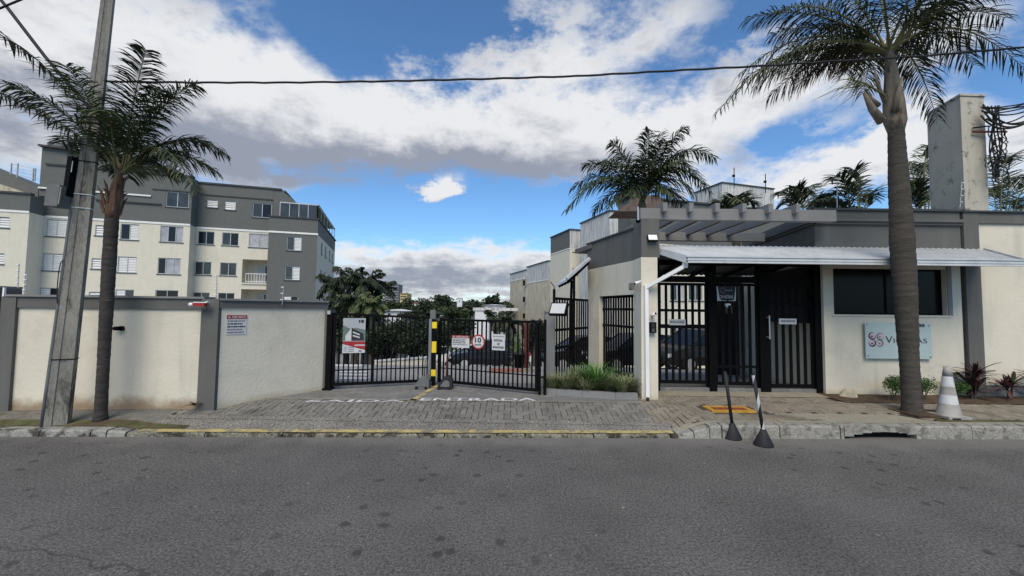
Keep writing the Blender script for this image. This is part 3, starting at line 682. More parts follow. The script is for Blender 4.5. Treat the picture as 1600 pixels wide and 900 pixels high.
# ------------------------------------------------------------------ palms
def bez(a, b, c, t_): return a*(1-t_)**2+b*2*t_*(1-t_)+c*t_*t_
def frond_mesh(P0, P1, P2, n_, Ln, wd, hang=.7, r0=.02, mats=('frond', 'rachis'), bare=.14, rnd=.25):
    m = MB(); pts = [bez(P0, P1, P2, k/10) for k in range(11)]
    m.tube(pts, [lerp(r0, .003, k/10) for k in range(11)], 5, 1, caps=False)
    for i in range(n_):
        u = bare+(1-bare)*(i+.5)/n_; p = bez(P0, P1, P2, u); tg = (bez(P0, P1, P2, min(1, u+.02))-bez(P0, P1, P2, u-.02)).normalized()
        sd = tg.cross(V((0, 0, 1)));  sd = sd.normalized() if sd.length > .1 else V((1, 0, 0))
        upv = sd.cross(tg).normalized()
        prof = math.sin(math.pi*min(1, (.16+.84*(u-bare)/(1-bare))**.8))**.55 if u < .99 else .3
        for sg in (-1, 1):
            l_ = Ln*(.32+.68*prof)*random.uniform(.82, 1.1)
            d = sd*sg*random.uniform(.6, .95)+tg*random.uniform(.45, .8)+upv*random.uniform(-rnd, rnd*1.6)+V((0, 0, -hang*.35)); d.normalize()
            d2 = (d+V((0, 0, -hang*random.uniform(.5, 1.0)))).normalized(); d3 = (d2+V((0, 0, -hang*.8))).normalized()
            q1 = p+d*l_*.4; q2 = q1+d2*l_*.35; q3 = q2+d3*l_*.25
            wv = (d.cross(upv*.6+V((random.uniform(-.6, .6), random.uniform(-.6, .6), .4)))).normalized()*wd/2
            m.quad(p-wv*.5, p+wv*.5, q1+wv, q1-wv); m.quad(q1-wv, q1+wv, q2+wv*.75, q2-wv*.75); m.tri(q2-wv*.75, q2+wv*.75, q3)
    return m
def palm(name, base, mid, top, rads, fronds, label, Y, crown_px, Ln, wd, n_=44, tmat='trunk', smat='sheath', group=None, shaft=None, hang=.7, fm='frond', cat='palm tree', rr=.02, bell=.0):
    t = thing(name, base, label, cat, group)
    P = [V(base), V(mid), V(top)]; pts = []; rd = []
    NS = max(25, int((V(top)-V(base)).length/.035)); sc_ = [random.uniform(-.02, .03) for _ in range(NS)]
    for k in range(NS):
        u = k/(NS-1); p = bez(P[0], P[1]*2-(P[0]+P[2])*.5, P[2], u); pts.append(p)
        q_ = u*(len(rads)-1); i_ = min(int(q_), len(rads)-2); r = lerp(rads[i_], rads[i_+1], q_-i_)*(1+.25*math.exp(-u*30))*(1+sc_[k//3]+(.035 if k % 3 == 0 else 0))
        rd.append(r)
    MB().tube(pts, rd, 14).build('trunk', tmat, t, smooth=True)
    m = MB(); c0 = V(top); c1 = V(crown_px)
    sp = [c0-V((0, 0, .03)), c0.lerp(c1, .12), c0.lerp(c1, .35), c0.lerp(c1, .65), c1, c1+(c1-c0)*.25]
    m.tube(sp, [rads[-1]*1.0, rads[-1]*(1.35+bell), rads[-1]*(1.3+bell*.6), rads[-1]*.95, rads[-1]*.55, .02], 12); m.build('crownshaft', smat, t, smooth=True)
    if shaft: shaft(t, c0, c1)
    k_ = Y/F_PX
    for fr in fronds:
        dx_, dy_, dY, bend = fr[:4]
        o = c1+V((random.uniform(-.03, .03), random.uniform(-.03, .03), 0)); e = c1+V((dx_*k_, dY, -dy_*k_))
        mid_ = o.lerp(e, .5)+V((0, 0, bend*(e-o).length))
        fmt = fr[4] if len(fr) > 4 else fm
        frond_mesh(o, mid_, e, int(n_*(.6+.4*min(1.3, (e-o).length/(100*k_*1.6)))), Ln, wd, hang, rr).build('frond', [fmt, 'rachis'], t, fix=False)
    return t
# left palm
def loose_sheath(t, c0, c1):
    for k in range(16):
        a = k*.9+.3; r = .08; b = c0+V((math.cos(a)*r, math.sin(a)*r, random.uniform(.0, .3)))
        e = b+V((math.cos(a)*random.uniform(.02, .10), math.sin(a)*.08, random.uniform(.1, .32)))
        MB().tube([b, b.lerp(e, .5)+V((0, 0, .06)), e], [.022, .016, .004], 5).build('old_leaf_base', 'sheath_dark', t)
Yp = 5.72
palm('palm_tree', at(157, 655, Yp)-V((0, 0, .02)), at(166, 490, Yp), at(175, 338, Yp), (.068, .066, .074, .078, .076),
     [(-190, -215, -.3, .28), (-195, -118, -.4, .22), (-120, -60, .2, .3), (-60, -140, .8, .25), (15, -175, .5, .1), (52, -190, -.2, .22), (88, -165, .3, .34), (92, -120, -.3, .46), (62, -60, -.8, .4),
      (142, 38, -.2, .78), (110, -25, .6, .5), (-150, -150, .9, .2), (-95, -185, .3, .15), (30, -110, -1.0, .2, 'frond_light'), (50, -20, .5, .3, 'frond_light'), (-60, -90, -.9, .3), (-170, -60, .9, .3), (70, -90, .8, .35), (-110, -110, .5, .3), (100, -70, .9, .5), (-70, -20, .8, .4), (20, -80, 1.0, .2)],
     'slender leaning palm with a dark trunk right of the utility pole', Yp, at(186, 272, Yp), .40, .020, n_=62, tmat='trunk_dark', smat='sheath_dark', bell=-.3, shaft=loose_sheath, hang=.55, rr=.013)
# right palm
Yr = 6.35
def stubs(t, c0, c1):
    for (x0, y0, x1, y1, r) in ((1378, 190, 1350, 145, .07), (1398, 175, 1410, 120, .05), (1372, 165, 1352, 140, .045), (1383, 160, 1366, 108, .035)):
        a, b = at(x0, y0, Yr-.1), at(x1, y1, Yr-.2); MB().tube([a, a.lerp(b, .5)+V((-.02, 0, -.02)), b], [r, r*.75, r*.3], 7).build('leaf_stub', 'sheath', t, smooth=True)
    # fruiting stalk, bare and branching
    a, b = at(1383, 150, Yr-.15), at(1325, 122, Yr-.4); m = MB(); m.tube([a, a.lerp(b, .5)+V((0, 0, .05)), b], [.018, .014, .006], 5)
    for k in range(34):
        u = random.uniform(.35, 1); p = a.lerp(b, u); e = p+V((random.uniform(-.75, .05), random.uniform(-.3, .3), random.uniform(-.45, .1)))*random.uniform(.4, 1)
        m.tube([p, p.lerp(e, .5)+V((0, 0, .05)), e], [.006, .004, .002], 4)
    m.build('seed_stalk', 'rachis', t)
palm('palm_tree', at(1426, 648, Yr)-V((0, 0, .02)), at(1412, 420, Yr), at(1400, 204, Yr), (.115, .118, .145, .152, .128, .102),
     [(-285, 108, 0, .40), (-225, 20, .3, .4), (-210, -40, -.3, .35), (-150, -70, .6, .3), (-80, -150, .2, .2), (20, -190, .5, .15), (90, -160, -.5, .2), (150, -110, .4, .3), (165, 50, -.4, .6), (125, 85, .5, .62),
      (170, 0, .3, .5), (-180, -10, 1.0, .3, 'frond_brown'), (-120, 10, 1.2, .35, 'frond_brown'), (-50, -60, 1.6, .2), (60, -60, 1.6, .2), (110, -40, -1.5, .3), (-60, -70, -1.6, .2), (-110, -100, -1.0, .25), (40, -110, -1.2, .2), (-170, 15, .8, .38), (190, -60, 0, .35), (-30, -120, 1.0, .2), (145, -30, 1.0, .4), (-200, -90, .5, .3), (-130, -40, 1.2, .4), (80, -10, 1.4, .5), (-100, 20, .8, .5, 'frond_brown'), (60, -20, -1.2, .5)],
     'tall thick trunked palm on the sidewalk in front of the entrance sign', Yr, at(1390, 82, Yr), .52, .017, n_=60, shaft=stubs, hang=.75, rr=.022, bell=.1)
MB().prism([V((6.0, 6.1, .13)), V((6.6, 6.1, .13)), V((6.7, 6.5, .13)), V((5.95, 6.55, .13))], (0, 0, .075)).build('tree_pit', 'soil', kind='structure')
# palm behind the gatehouse
Ym = 13.5
palm('palm_tree', at(1005, 560, Ym), at(1003, 440, Ym), at(1003, 345, Ym), (.2, .15),
     [(-120, 18, 0, .62), (-108, 0, -.8, .5), (-88, -62, .4, .38), (-70, -50, -.6, .4), (-48, -92, 0, .25), (-20, -88, .8, .15), (8, -108, -.2, .12), (36, -116, .3, .15), (58, -104, -.6, .3), (116, -68, 0, .62), (110, -30, .5, .85), (98, -5, -.5, .85), (66, 5, -.9, .75),
      (55, -62, .8, .35), (-34, 6, -.9, .6), (30, 6, -1.0, .6), (-70, 12, .9, .6), (-60, 20, -.6, .5), (80, -85, .6, .35), (-10, -60, 1.3, .25), (-105, -28, .7, .5), (15, -70, -1.3, .3), (90, 14, .7, .6), (-20, -40, -1.4, .4), (40, -40, -1.3, .4)],
     'bushy palm rising behind the left end of the pergola', Ym, at(1003, 312, Ym), .75, .036, n_=60, hang=.6, rr=.025)
# arecas behind the gatehouse on the right
def cluster(name, px, py0, Y, spread, tops, label, fm='frond', Ln=.5, wd=.034, n_=38, cat='palm'):
    b = at(px, py0, Y); b.z = T(Y)-.05; t = thing(name, b, label, cat); k_ = Y/F_PX
    for (dx_, dy_, dY, bend) in tops:
        o = at(px+dx_*.25, py0, Y); e = at(px+dx_, dy_, Y)+V((0, dY, 0))
        mid_ = V((o.x+(e.x-o.x)*.3, (o.y+e.y)/2, max(o.z, e.z)+bend)); frond_mesh(o, mid_, e, n_, Ln, wd, .35, .018, rnd=.1).build('frond', [fm, 'rachis'], t, fix=False)
    MB().tube([b, at(px, py0-5, Y)], .12, 8).build('stem', 'trunk', t)
    return t
cluster('areca_palm', 1345, 345, 10.2, 0, [(-48, 282, 0, .5), (-30, 300, .4, .3), (-12, 278, 0, .7), (-65, 315, .2, .3), (20, 310, 0, .4), (-85, 318, -.3, .25), (10, 290, .5, .7), (-20, 320, .6, .5)], 'feathery palm behind the gatehouse just left of the big palm trunk')
cluster('areca_palm', 1442, 345, 10.6, 0, [(12, 240, 0, .9), (-18, 300, 0, .6), (22, 262, .3, .8), (5, 290, .5, .8), (-28, 315, 0, .5), (30, 300, 0, .6), (-10, 265, .4, .9)], 'feathery palm between the big palm trunk and the concrete mast')
cluster('areca_palm', 1556, 350, 10.8, 0, [(28, 248, 0, .4), (60, 285, .2, .7), (45, 240, .6, .6), (95, 300, 0, .8), (20, 300, .4, .6), (70, 318, .3, .5), (110, 330, 0, .7)], 'feathery palm right of the concrete mast')
cluster('areca_palm', 1262, 350, 11.5, 0, [(-20, 300, 0, .5), (-48, 305, 0, .5), (12, 298, .3, .6), (34, 312, 0, .4), (-5, 306, .6, .5), (50, 322, .2, .4), (-35, 318, .3, .4), (20, 318, -.3, .4)], 'low dark palm behind the right end of the pergola')
cluster('areca_palm', 1150, 362, 12.0, 0, [(-30, 325, 0, .5), (30, 320, 0, .5), (0, 312, .4, .5), (-10, 318, -.4, .5), (45, 330, .3, .4), (18, 312, 0, .5), (-20, 315, .6, .5), (5, 330, .5, .5)], 'dark green palm seen above the middle of the pergola')

def foliage(mb, c, rx, ry, rz, n_, ls):
    c = V(c)
    for k in range(n_):
        a = random.gauss(0, 1); b = random.gauss(0, 1); d = random.gauss(0, 1); l_ = math.sqrt(a*a+b*b+d*d)+1e-6; r = random.random()**.45
        p = c+V((a/l_*rx*r, b/l_*ry*r, d/l_*rz*r)); s_ = ls*random.uniform(.6, 1.4)
        u1 = V((random.uniform(-1, 1), random.uniform(-1, 1), random.uniform(-.6, .6))).normalized(); v1 = u1.cross(V((random.uniform(-1, 1), random.uniform(-1, 1), random.uniform(-1, 1)))).normalized()
        mb.quad(p-u1*s_, p-v1*s_*.45, p+u1*s_, p+v1*s_*.45)
def tree(px, py_top, py_bot, Y, wpx, label, mat='leaf_dark', n_=1500, ls=None, name='tree', lobes=7, trunk=True, group=None, base=None):
    c = at(px, (py_top+py_bot)/2, Y); k_ = Y/F_PX; rx = wpx/2*k_; rz = (py_bot-py_top)/2*k_; b = V((c.x, c.y, T(Y) if base is None else base))
    t = thing(name, b, label, 'tree' if name != 'bush' else 'bush', group); m = MB(); ls = ls or max(.05, 2.6*k_)
    for k in range(lobes):
        a = random.uniform(0, 6.28); o = V((math.cos(a)*rx*.55*random.random()**.5, math.sin(a)*rx*.4, random.uniform(-.45, .55)*rz))
        if k == 0: o = V((0, 0, rz*.45))
        foliage(m, c+o, rx*random.uniform(.35, .55), rx*.5, rz*random.uniform(.35, .55), n_//lobes, ls)
    m.build('crown', mat, t, fix=False)
    if trunk:
        m = MB().tube([b-V((0, 0, .1)), b.lerp(c, .6), c+V((.05*rx, 0, rz*.3))], [.05*rx+.05, .04*rx+.04, .02], 7)
        for k in range(4):
            a = k*1.6; m.tube([b.lerp(c, .7), c+V((math.cos(a)*rx*.5, math.sin(a)*rx*.4, rz*.2))], [.03*rx+.02, .01], 5)
        m.build('trunk', 'trunk', t)
    return t
# ------------------------------------------------------------------ gates across the driveway
GL, GC, GR = V((-3.20, 7.45, .29)), V((-1.50, 7.98, .29)), V((.45, 7.25, .27))
def bar_mesh(h, wd=.024): return MB().box(-wd/2, wd/2, -wd/2, wd/2, 0, h).mesh('bar', 'black_metal')
def gate_leaf(A, B, zt0, zt1, nb, label, dbl=()):
    A, B = V(A), V(B); d = (B-A); t = thing('gate_leaf', A, label, 'gate', 'black driveway gate leaves')
    rz = math.atan2(d.y, d.x)
    for (z0, z1, th) in ((0, 0, .05), (zt0-A.z, zt1-B.z, .04)):
        MB().bar(A+V((0, 0, z0+.02)), B+V((0, 0, z1+.02)), .035, th).build('rail', 'black_metal', t)
    mid0, mid1 = .3, .3
    MB().bar(A+V((0, -.012, .27)), B+V((0, -.012, .27)), .012, .02).build('rail', 'black_metal', t)
    me = bar_mesh(1.0)
    for k in range(nb+1):
        u = k/nb; p = A.lerp(B, u); h = lerp(zt0-A.z, zt1-B.z, u)
        piece('bar', me, t, p, rz, scale=(2.2 if k in (0, nb) or k in dbl else 1, 2 if k in (0, nb) or k in dbl else 1, h))
    return t
g1 = gate_leaf(GL, GC-V((.04, -.01, 0)), 1.56, 1.49, 21, 'left leaf of the black driveway gate carrying the building banner', (8,))
g2 = gate_leaf(GC+V((.12, -.03, 0)), GR, 1.46, 1.46, 22, 'right leaf of the black driveway gate carrying three small signs', ())
t = thing('gate_post', GL-V((.07, 0, .1)), 'thick black hinge post at the left end of the driveway gate', 'gate post')
MB().box(GL.x-.13, GL.x-.03, GL.y-.05, GL.y+.07, .2, 1.60).build('post', 'black_metal', t)
MB().box(GL.x-.16, GL.x-.01, GL.y-.08, GL.y+.1, .2, .25).build('base_plate', 'black_metal', t)
MB().box(GL.x-.115, GL.x-.06, GL.y-.075, GL.y-.05, 1.57, 1.63).build('sensor', 'rail_metal', t)
t = thing('gate_post', GR+V((.08, 0, -.1)), 'double black hinge post between the right gate leaf and the grey pillar', 'gate post')
for dx_ in (.03, .12): MB().box(GR.x+dx_, GR.x+dx_+.045, GR.y-.03, GR.y+.03, .2, 1.5+dx_*.2).build('post', 'black_metal', t)
for z in (.5, .95, 1.35): MB().box(GR.x+.075, GR.x+.12, GR.y-.015, GR.y+.015, z, z+.03).build('hinge', 'black_metal', t)
# centre stop post, striped
t = thing('stop_post', GC+V((.03, -.12, -.09)), 'grey steel stop post between the two driveway gate leaves', 'post')
c = GC+V((-.02, -.14, 0)); MB().box(c.x-.05, c.x+.0, c.y-.03, c.y+.03, .22, 1.5).build('shaft', 'steel', t)
MB().box(c.x-.075, c.x+.045, c.y-.05, c.y+.04, .215, .235).build('base_plate', 'steel', t)
MB().box(c.x-.03, c.x+.07, c.y-.03, c.y+.05, 1.5, 1.67).build('control_box', 'base_grey', t)
t = thing('striped_post', GC+V((.05, -.12, -.09)), 'black post with yellow reflective bands beside the grey gate stop', 'post')
MB().box(c.x+.02, c.x+.085, c.y-.02, c.y+.04, .24, 1.47).build('shaft', 'black_metal', t)
for z0, z1 in ((.42, .54), (.86, 1.07), (1.32, 1.44)): MB().box(c.x+.01, c.x+.095, c.y-.026, c.y+.046, z0, z1).build('reflective_band', 'yellow', t)
# two weighted bases with rods
for (px, py, dark, lab) in ((661, 605, 0, 'grey wedge shaped weighted base with a thin rod left of the gate stop'), (697, 601, 1, 'dark weighted base with a thin rod right of the gate stop')):
    p = at(px, py, 7.62); p.z = S(p.x, p.y); t = thing('weighted_base', p, lab, 'post base')
    pr = [(-.15, 0), (.12, 0), (.12, .17), (.05, .24), (-.03, .22), (-.14, .07)]
    MB().prism([p+V((x, -.09, z)) for x, z in pr], (0, .18, 0)).build('body', 'base_grey' if not dark else 'rubber', t)
    MB().prism([p+V((x*.6, -.1, .05+z*.5)) for x, z in pr], (0, .012, 0)).build('recess', 'base_grey', t)
    for s_ in (-.1, .07): MB().tube([p+V((s_, -.1, .025)), p+V((s_, .1, .025))], .03, 10).build('foot', 'tyre', t)
    MB().tube([p+V((.02, 0, .2)), p+V((.03, 0, .52))], .008, 6).build('rod', 'black_metal', t)
    if dark: MB().tube([p+V((.0, .04, .2)), p+V((.01, .04, .6))], .02, 8).build('sleeve', 'red_brown', t)
# banner on left leaf
def on_gate(A, B, px, py, w_, h_):
    A, B = V(A), V(B); d = (B-A); d.z = 0; d.normalize(); n = V((d.y, -d.x, 0)); r = ray(px, py)
    k = (A-EYE).dot(n)/r.dot(n); return EYE+r*k+n*.03-d*w_/2-V((0, 0, h_/2)), d, n
def gsize(A, B, x0, x1, y0, y1):
    a, d, n = on_gate(A, B, x0, (y0+y1)/2, 0, 0); b, _, _ = on_gate(A, B, x1, (y0+y1)/2, 0, 0); c, _, _ = on_gate(A, B, (x0+x1)/2, y0, 0, 0); e, _, _ = on_gate(A, B, (x0+x1)/2, y1, 0, 0)
    return (b-a).length, (c-e).length
w_, h_ = gsize(GL, GC, 536, 571, 497, 551); o, d, n = on_gate(GL, GC, 553.5, 524, w_, h_)
t = thing('banner', o, 'tall poster of a building with a red band tied on the left gate leaf', 'banner')
MB().obox(o, d*w_, n*.006, V((0, 0, h_))).build('panel', 'poster_sky', t)
def P_(poly, mat, name, k): MB().prism([o+n*(.007+k*.0015)+d*w_*x+V((0, 0, h_*y)) for x, y in poly], n*.001).build(name, mat, t)
P_([(0, .35), (1, .35), (1, .66), (.6, .72), (.3, .70), (0, .8)], 'poster_hill', 'printed_hills', 0)
P_([(.12, .35), (.12, .5), (.38, .72), (.38, .35)], 'sign_white', 'printed_facade', 1)
P_([(.38, .35), (.38, .72), (.92, .55), (.95, .35)], 'ink', 'printed_block', 1)
P_([(.44, .58), (.44, .62), (.75, .54), (.75, .50)], 'sign_white', 'printed_window_row', 2)
P_([(.44, .48), (.44, .52), (.75, .46), (.75, .42)], 'sign_white', 'printed_window_row', 2)
P_([(0, 0), (1, 0), (1, .3), (0, .3)], 'sign_white', 'printed_footer', 1)
P_([(0, .33), (1, .33), (1, .08), (.6, .15), (0, .26)], 'red', 'red_band', 2)
P_([(.5, .2), (1, .2), (1, .24), (.55, .24)], 'pinkish', 'band_stripe', 3)
for k in range(3): P_([(.26, .04+k*.055), (.52, .04+k*.055), (.52, .062+k*.055), (.26, .062+k*.055)], 'ink_grey', 'print_line', 2)
P_([(.05, .04), (.2, .04), (.2, .2), (.05, .2)], 'poster_sky', 'print_block', 2)
P_([(.72, .03), (.85, .03), (.85, .08), (.72, .08)], 'ink_grey', 'print_mark', 3)
for a_, b_ in ((.70, .76), (.80, .92)): P_([(a_, .87), (b_, .87), (b_, .95), (a_-.01, .95)], 'ink', 'logo_mark', 2)
# signs on right leaf
RA, RB = GC+V((.12, -.03, 0)), GR
w_, h_ = gsize(RA, RB, 708, 735, 524, 543); o, d, n = on_gate(RA, RB, 721, 533.5, w_, h_)
notice(0, 0, 0, 0, o, d, n, w_, h_, 'white visitor notice with red heading on the right gate leaf', lines=4)
w_, h_ = gsize(RA, RB, 770, 790, 522, 547); o, d, n = on_gate(RA, RB, 780, 534.5, w_, h_)
notice(0, 0, 0, 0, o, d, n, w_, h_, 'white residents entrance notice right of the round speed sign', head=False, texts=[('ENTRADA', .66, .55, .13), ('DE', .2, .34, .11), ('MORADORES', .84, .12, .13), ('- - - - - - -', .8, .84, .05)])
o, d, n = on_gate(RA, RB, 748.5, 534, 0, 0); t = thing('speed_sign', o, 'round red and white 10 km/h speed limit sign on the gate', 'sign')
r_ = .137
MB().tube([o-n*.004, o+n*.006], r_, 32).build('disc', 'red', t); MB().tube([o+n*.0065, o+n*.009], r_*.8, 32).build('face', 'sign_white', t)
text('10', r_*.95, 'ink', t, o+n*.009+V((0, 0, -r_*.1)), d, (0, 0, 1), h=r_*.68, bold=.03)
text('km/h', r_*.95, 'ink', t, o+n*.009+V((0, 0, -r_*.52)), d, (0, 0, 1), h=r_*.3, bold=.03)

# ------------------------------------------------------------------ gatehouse
YB = 7.55
ZW, ZP = 2.87, 3.62
def X_(px, Y, py=480): return at(px, py, Y).x
tg = thing('gatehouse', (X_(1400, YB), YB, .18), 'cream and grey gatehouse with black window under the metal canopy', 'building')
x_l, x_r = X_(1287, YB), X_(1503, YB)
wx0, wx1 = X_(1303, YB), X_(1480, YB); wz0, wz1 = at(1390, 492, YB).z, at(1390, 420, YB).z
def holed(mb, x0, x1, z0, z1, holes, org, dr, nr, depth, m=0):
    """wall face in the plane org + dr*s + z with rectangular holes and reveals going back along -nr"""
    ss = sorted({x0, x1, *[h[0] for h in holes], *[h[1] for h in holes]}); zs = sorted({z0, z1, *[h[2] for h in holes], *[h[3] for h in holes]})
    P = lambda s_, z_, k=0: V(org)+V(dr)*s_+V((0, 0, z_))-V(nr)*k
    for a, b in zip(ss, ss[1:]):
        for c, e in zip(zs, zs[1:]):
            if any(h[0]-1e-6 <= a and b <= h[1]+1e-6 and h[2]-1e-6 <= c and e <= h[3]+1e-6 for h in holes): continue
            if a < x0-1e-6 or b > x1+1e-6 or c < z0-1e-6 or e > z1+1e-6: continue
            mb.quad(P(a, c), P(b, c), P(b, e), P(a, e), m)
    for h in holes:
        a, b, c, e = h[:4]
        for p, q in (((a, c), (b, c)), ((b, c), (b, e)), ((b, e), (a, e)), ((a, e), (a, c))): mb.quad(P(*p), P(*q), P(*q, depth), P(*p, depth), m)
O0 = V((0, YB, 0))
m = MB(); holed(m, x_l, x_r, .1, ZW, [(wx0, wx1, wz0, wz1)], O0, (1, 0, 0), (0, -1, 0), .12)
m.quad(V((x_l, YB, .1)), V((x_l, YB+3.4, .1)), V((x_l, YB+3.4, ZW)), V((x_l, YB, ZW)))
m.build('front_wall', 'cream_clean', tg, fix=False)
fw = MB().box(wx0, wx1, YB+.10, YB+.12, wz0, wz1).build('window', 'glass_black', tg)
mm = MB()
for a, b, c, e in ((wx0, wx1, wz0, wz0+.03), (wx0, wx1, wz1-.03, wz1), (wx0, wx0+.03, wz0+.03, wz1-.03), (wx1-.03, wx1, wz0+.03, wz1-.03), ((wx0+wx1)/2-.015, (wx0+wx1)/2+.015, wz0+.03, wz1-.03)): mm.box(a, b, YB+.085, YB+.098, c, e)
mm.build('frame', 'black_metal', fw)
MB().box(wx0-.04, wx1+.08, YB-.02, YB-.002, wz0-.035, wz0-.004).build('window_sill', 'cream_clean', tg)
MB().box(wx1+.01, wx1+.09, YB-.015, YB-.002, wz0-.004, wz1+.1).build('window_trim', 'grey_light', tg)
# parapet block: front + receding left face
sd = V((.167, 1, 0)); pl = V((X_(1275, YB), YB-.02, 0))
m = MB(); xr = x_r+.01
m.prism([V((pl.x, YB-.02, ZW)), V((xr, YB-.02, ZW)), V((xr+.4, YB+3.4, ZW)), V((pl.x+.57, YB+3.4, ZW))], (0, 0, ZP-ZW-.02)); m.build('parapet', 'grey_paint', tg)
zc_ = at(1390, 352, YB).z
for k, (dz_, th, out) in enumerate(((0, .045, .05), (.047, .055, .09))):
    m = MB(); m.box(pl.x-out, xr, YB-.02-out, YB-.0205, zc_+dz_, zc_+dz_+th)
    m.obox(V((pl.x-out, YB-.02-out, zc_+dz_)), sd*3.3, (out, 0, 0), (0, 0, th)); m.build('cornice', 'grey_paint', tg)
MB().box(pl.x-.03, xr+.05, YB-.06, YB+.25, ZP-.02, ZP+.02).build('coping', 'dark_trim', tg)
# right boundary wall with grey frame
px_a = X_(1505, YB); t = thing('boundary_wall', (px_a, YB, .1), 'tall cream wall with grey frame right of the gatehouse', 'wall')
zB = at(1560, 350, YB).z
MB().box(px_a+.27, 16, YB+.0, YB+.2, .1, zB).build('wall_panel', 'cream_clean', t)
MB().box(px_a+.02, px_a+.30, YB-.05, YB+.22, .1, ZP-.03).build('pillar', 'grey_paint', t)
MB().box(px_a+.30, 16, YB-.04, YB+.21, zB, ZP-.03).build('top_band', 'grey_paint', t)
MB().box(px_a+.0, 16, YB-.08, YB+.25, ZP-.03, ZP+.0).build('coping', 'dark_trim', t)
MB().box(px_a+.3, 16, YB-.03, YB-.001, .1, .42).build('plinth', 'grey_light', t)
# front-left wing: slanted wall with two barred openings, plus corner column
Yc = 7.15
CA = at(1012, 480, Yc); CA.z = 0
CB = V((X_(918, 9.5), 9.5, 0)); dW = (CB-CA).normalized(); nW = V((dW.y, -dW.x, 0)); nW = nW if nW.x < 0 else -nW
lenW = (CB-CA).length
tw_ = thing('gatehouse_wing', (CA.x, CA.y, .15), 'slanted cream and grey wing wall behind the planter with a barred opening', 'wall')
def s_on(px, py=480):
    r = ray(px, py); k = (CA-EYE).dot(nW)/r.dot(nW); return (EYE+r*k-CA).dot(dW), (EYE+r*k).z
s0, _ = s_on(992); s1, zt = s_on(936, 462); zt = 2.0
sB = [s_on(1000, 404)[1], s_on(930, 420)[1]]; zG = sum(sB)/2; ZL = 3.22
m = MB(); holed(m, 0.0, lenW, .1, zG, [(s0+.02, s1, .1, zt)], CA, dW, nW, .15)
m.build('wall_panel', 'cream_clean', tw_, fix=False)
MB().obox(CA+V((0, 0, zG)), dW*lenW, -nW*.16, V((0, 0, ZL-zG))).build('upper_wall', 'grey_paint', tw_)
MB().obox(CA+dW*(lenW-.25)+nW*.04+V((0, 0, ZL-.12)), dW*.9, -nW*.5, V((0, 0, .1))).build('cornice', 'grey_paint', tw_)
MB().obox(CA+dW*.03+nW*.03+V((0, 0, ZL)), dW*lenW, -nW*.22, V((0, 0, .03))).build('coping', 'dark_trim', tw_)
fb = MB()
for z in (.45, 1.38, 1.72, zt-.03): fb.obox(CA+dW*(s0+.02)-nW*.08+V((0, 0, z-.02)), dW*(s1-s0-.02), -nW*.03, V((0, 0, .045)))
fb.build('window_rails', 'black_metal', tw_)
me = bar_mesh(1.0, .028)
nb = 14
for k in range(nb): p = CA+dW*lerp(s0+.05, s1-.04, k/(nb-1))-nW*.1+V((0, 0, .3)); piece('bar', me, tw_, p, math.atan2(dW.y, dW.x), scale=(1, 1, zt-.3))
# corner column
cx0, cx1 = CA.x, X_(1022, Yc)
tc_ = thing('gate_column', (CA.x+.1, Yc, .15), 'cream corner column with grey top carrying the white downpipe', 'column')
MB().box(CA.x-.15, cx1+.02, Yc-.12, Yc+.32, .1, 2.62).build('shaft', 'cream_clean', tc_)
MB().box(CA.x-.14, cx1+.06, Yc-.11, Yc+.34, 2.62, 3.3).build('top', 'grey_paint', tc_)
# pergola
tp = thing('pergola', (CA.x, Yc, 3.3), 'grey painted concrete pergola with sloping slats over the entrance', 'pergola')
yb0, yb1 = 7.2, 9.4
zb0 = at(1130, 345, yb0).z; MB().box(CA.x-.12, pl.x+.1, yb0-.06, yb0+.08, zb0, zb0+.20).build('beam', 'grey_light', tp)
zb1 = at(1120, 377, yb1).z; MB().box(CA.x+.35, pl.x+.2, yb1-.06, yb1+.08, zb1, zb1+.19).build('beam', 'grey_light', tp)
for px in (1033, 1073, 1113, 1154, 1194, 1236):
    p = at(px, 335, yb0); MB().obox(V((p.x-.03, yb0-.18, zb0+.12)), (0, yb1-yb0+.4, zb1-zb0+.0), (.075, 0, 0), (0, 0, .15)).build('slat', 'grey_light', tp)
# interior rear wall of the pergola building side
# floodlights & sensors
def flood(p, label, mat='white_paint', s=1.0, yaw=0):
    t = thing('floodlight', p, label, 'floodlight'); a = V((math.cos(yaw), math.sin(yaw), 0)); b = V((-math.sin(yaw), math.cos(yaw), 0)); u = (V((0, 0, 1))+b*.5).normalized(); f = a.cross(u)
    MB().obox(p-a*.11*s-u*.08*s, a*.22*s, u*.16*s, -f*.04*s).build('housing', 'black_metal', t)
    MB().obox(p-a*.095*s-u*.065*s+f*.002, a*.19*s, u*.13*s, f*.004).build('lens', mat, t)
    MB().bar(p-f*.03, p-f*.12+V((0, 0, -.02)), .02, .03).build('bracket', 'black_metal', t); return t
flood(at(1020, 371, 6.98), 'small square floodlight on the grey column top below the pergola', s=.8)
flood(at(872, 482, 7.3), 'pale floodlight tilted on an arm above the grey pillar by the gate', mat='sign_white', s=1.5, yaw=-.6)
MB().tube([at(868, 470, 7.4), at(866, 448, 7.4), at(860, 440, 7.4)], .008, 5).build('lamp_arm', 'black_metal', origin=at(868, 470, 7.4), label='thin curved rod rising above the pale floodlight', cat='rod')
p = at(992, 453, 7.2); t = thing('junction_box', p, 'small grey junction box on the cream wing wall', 'box'); MB().obox(p, dW*.12, nW*.05, (0, 0, .12)).build('body', 'base_grey', t)
MB().obox(p+nW*.052+dW*.02+V((0, 0, .02)), dW*.08, nW*.004, (0, 0, .08)).build('cover', 'pole', t)
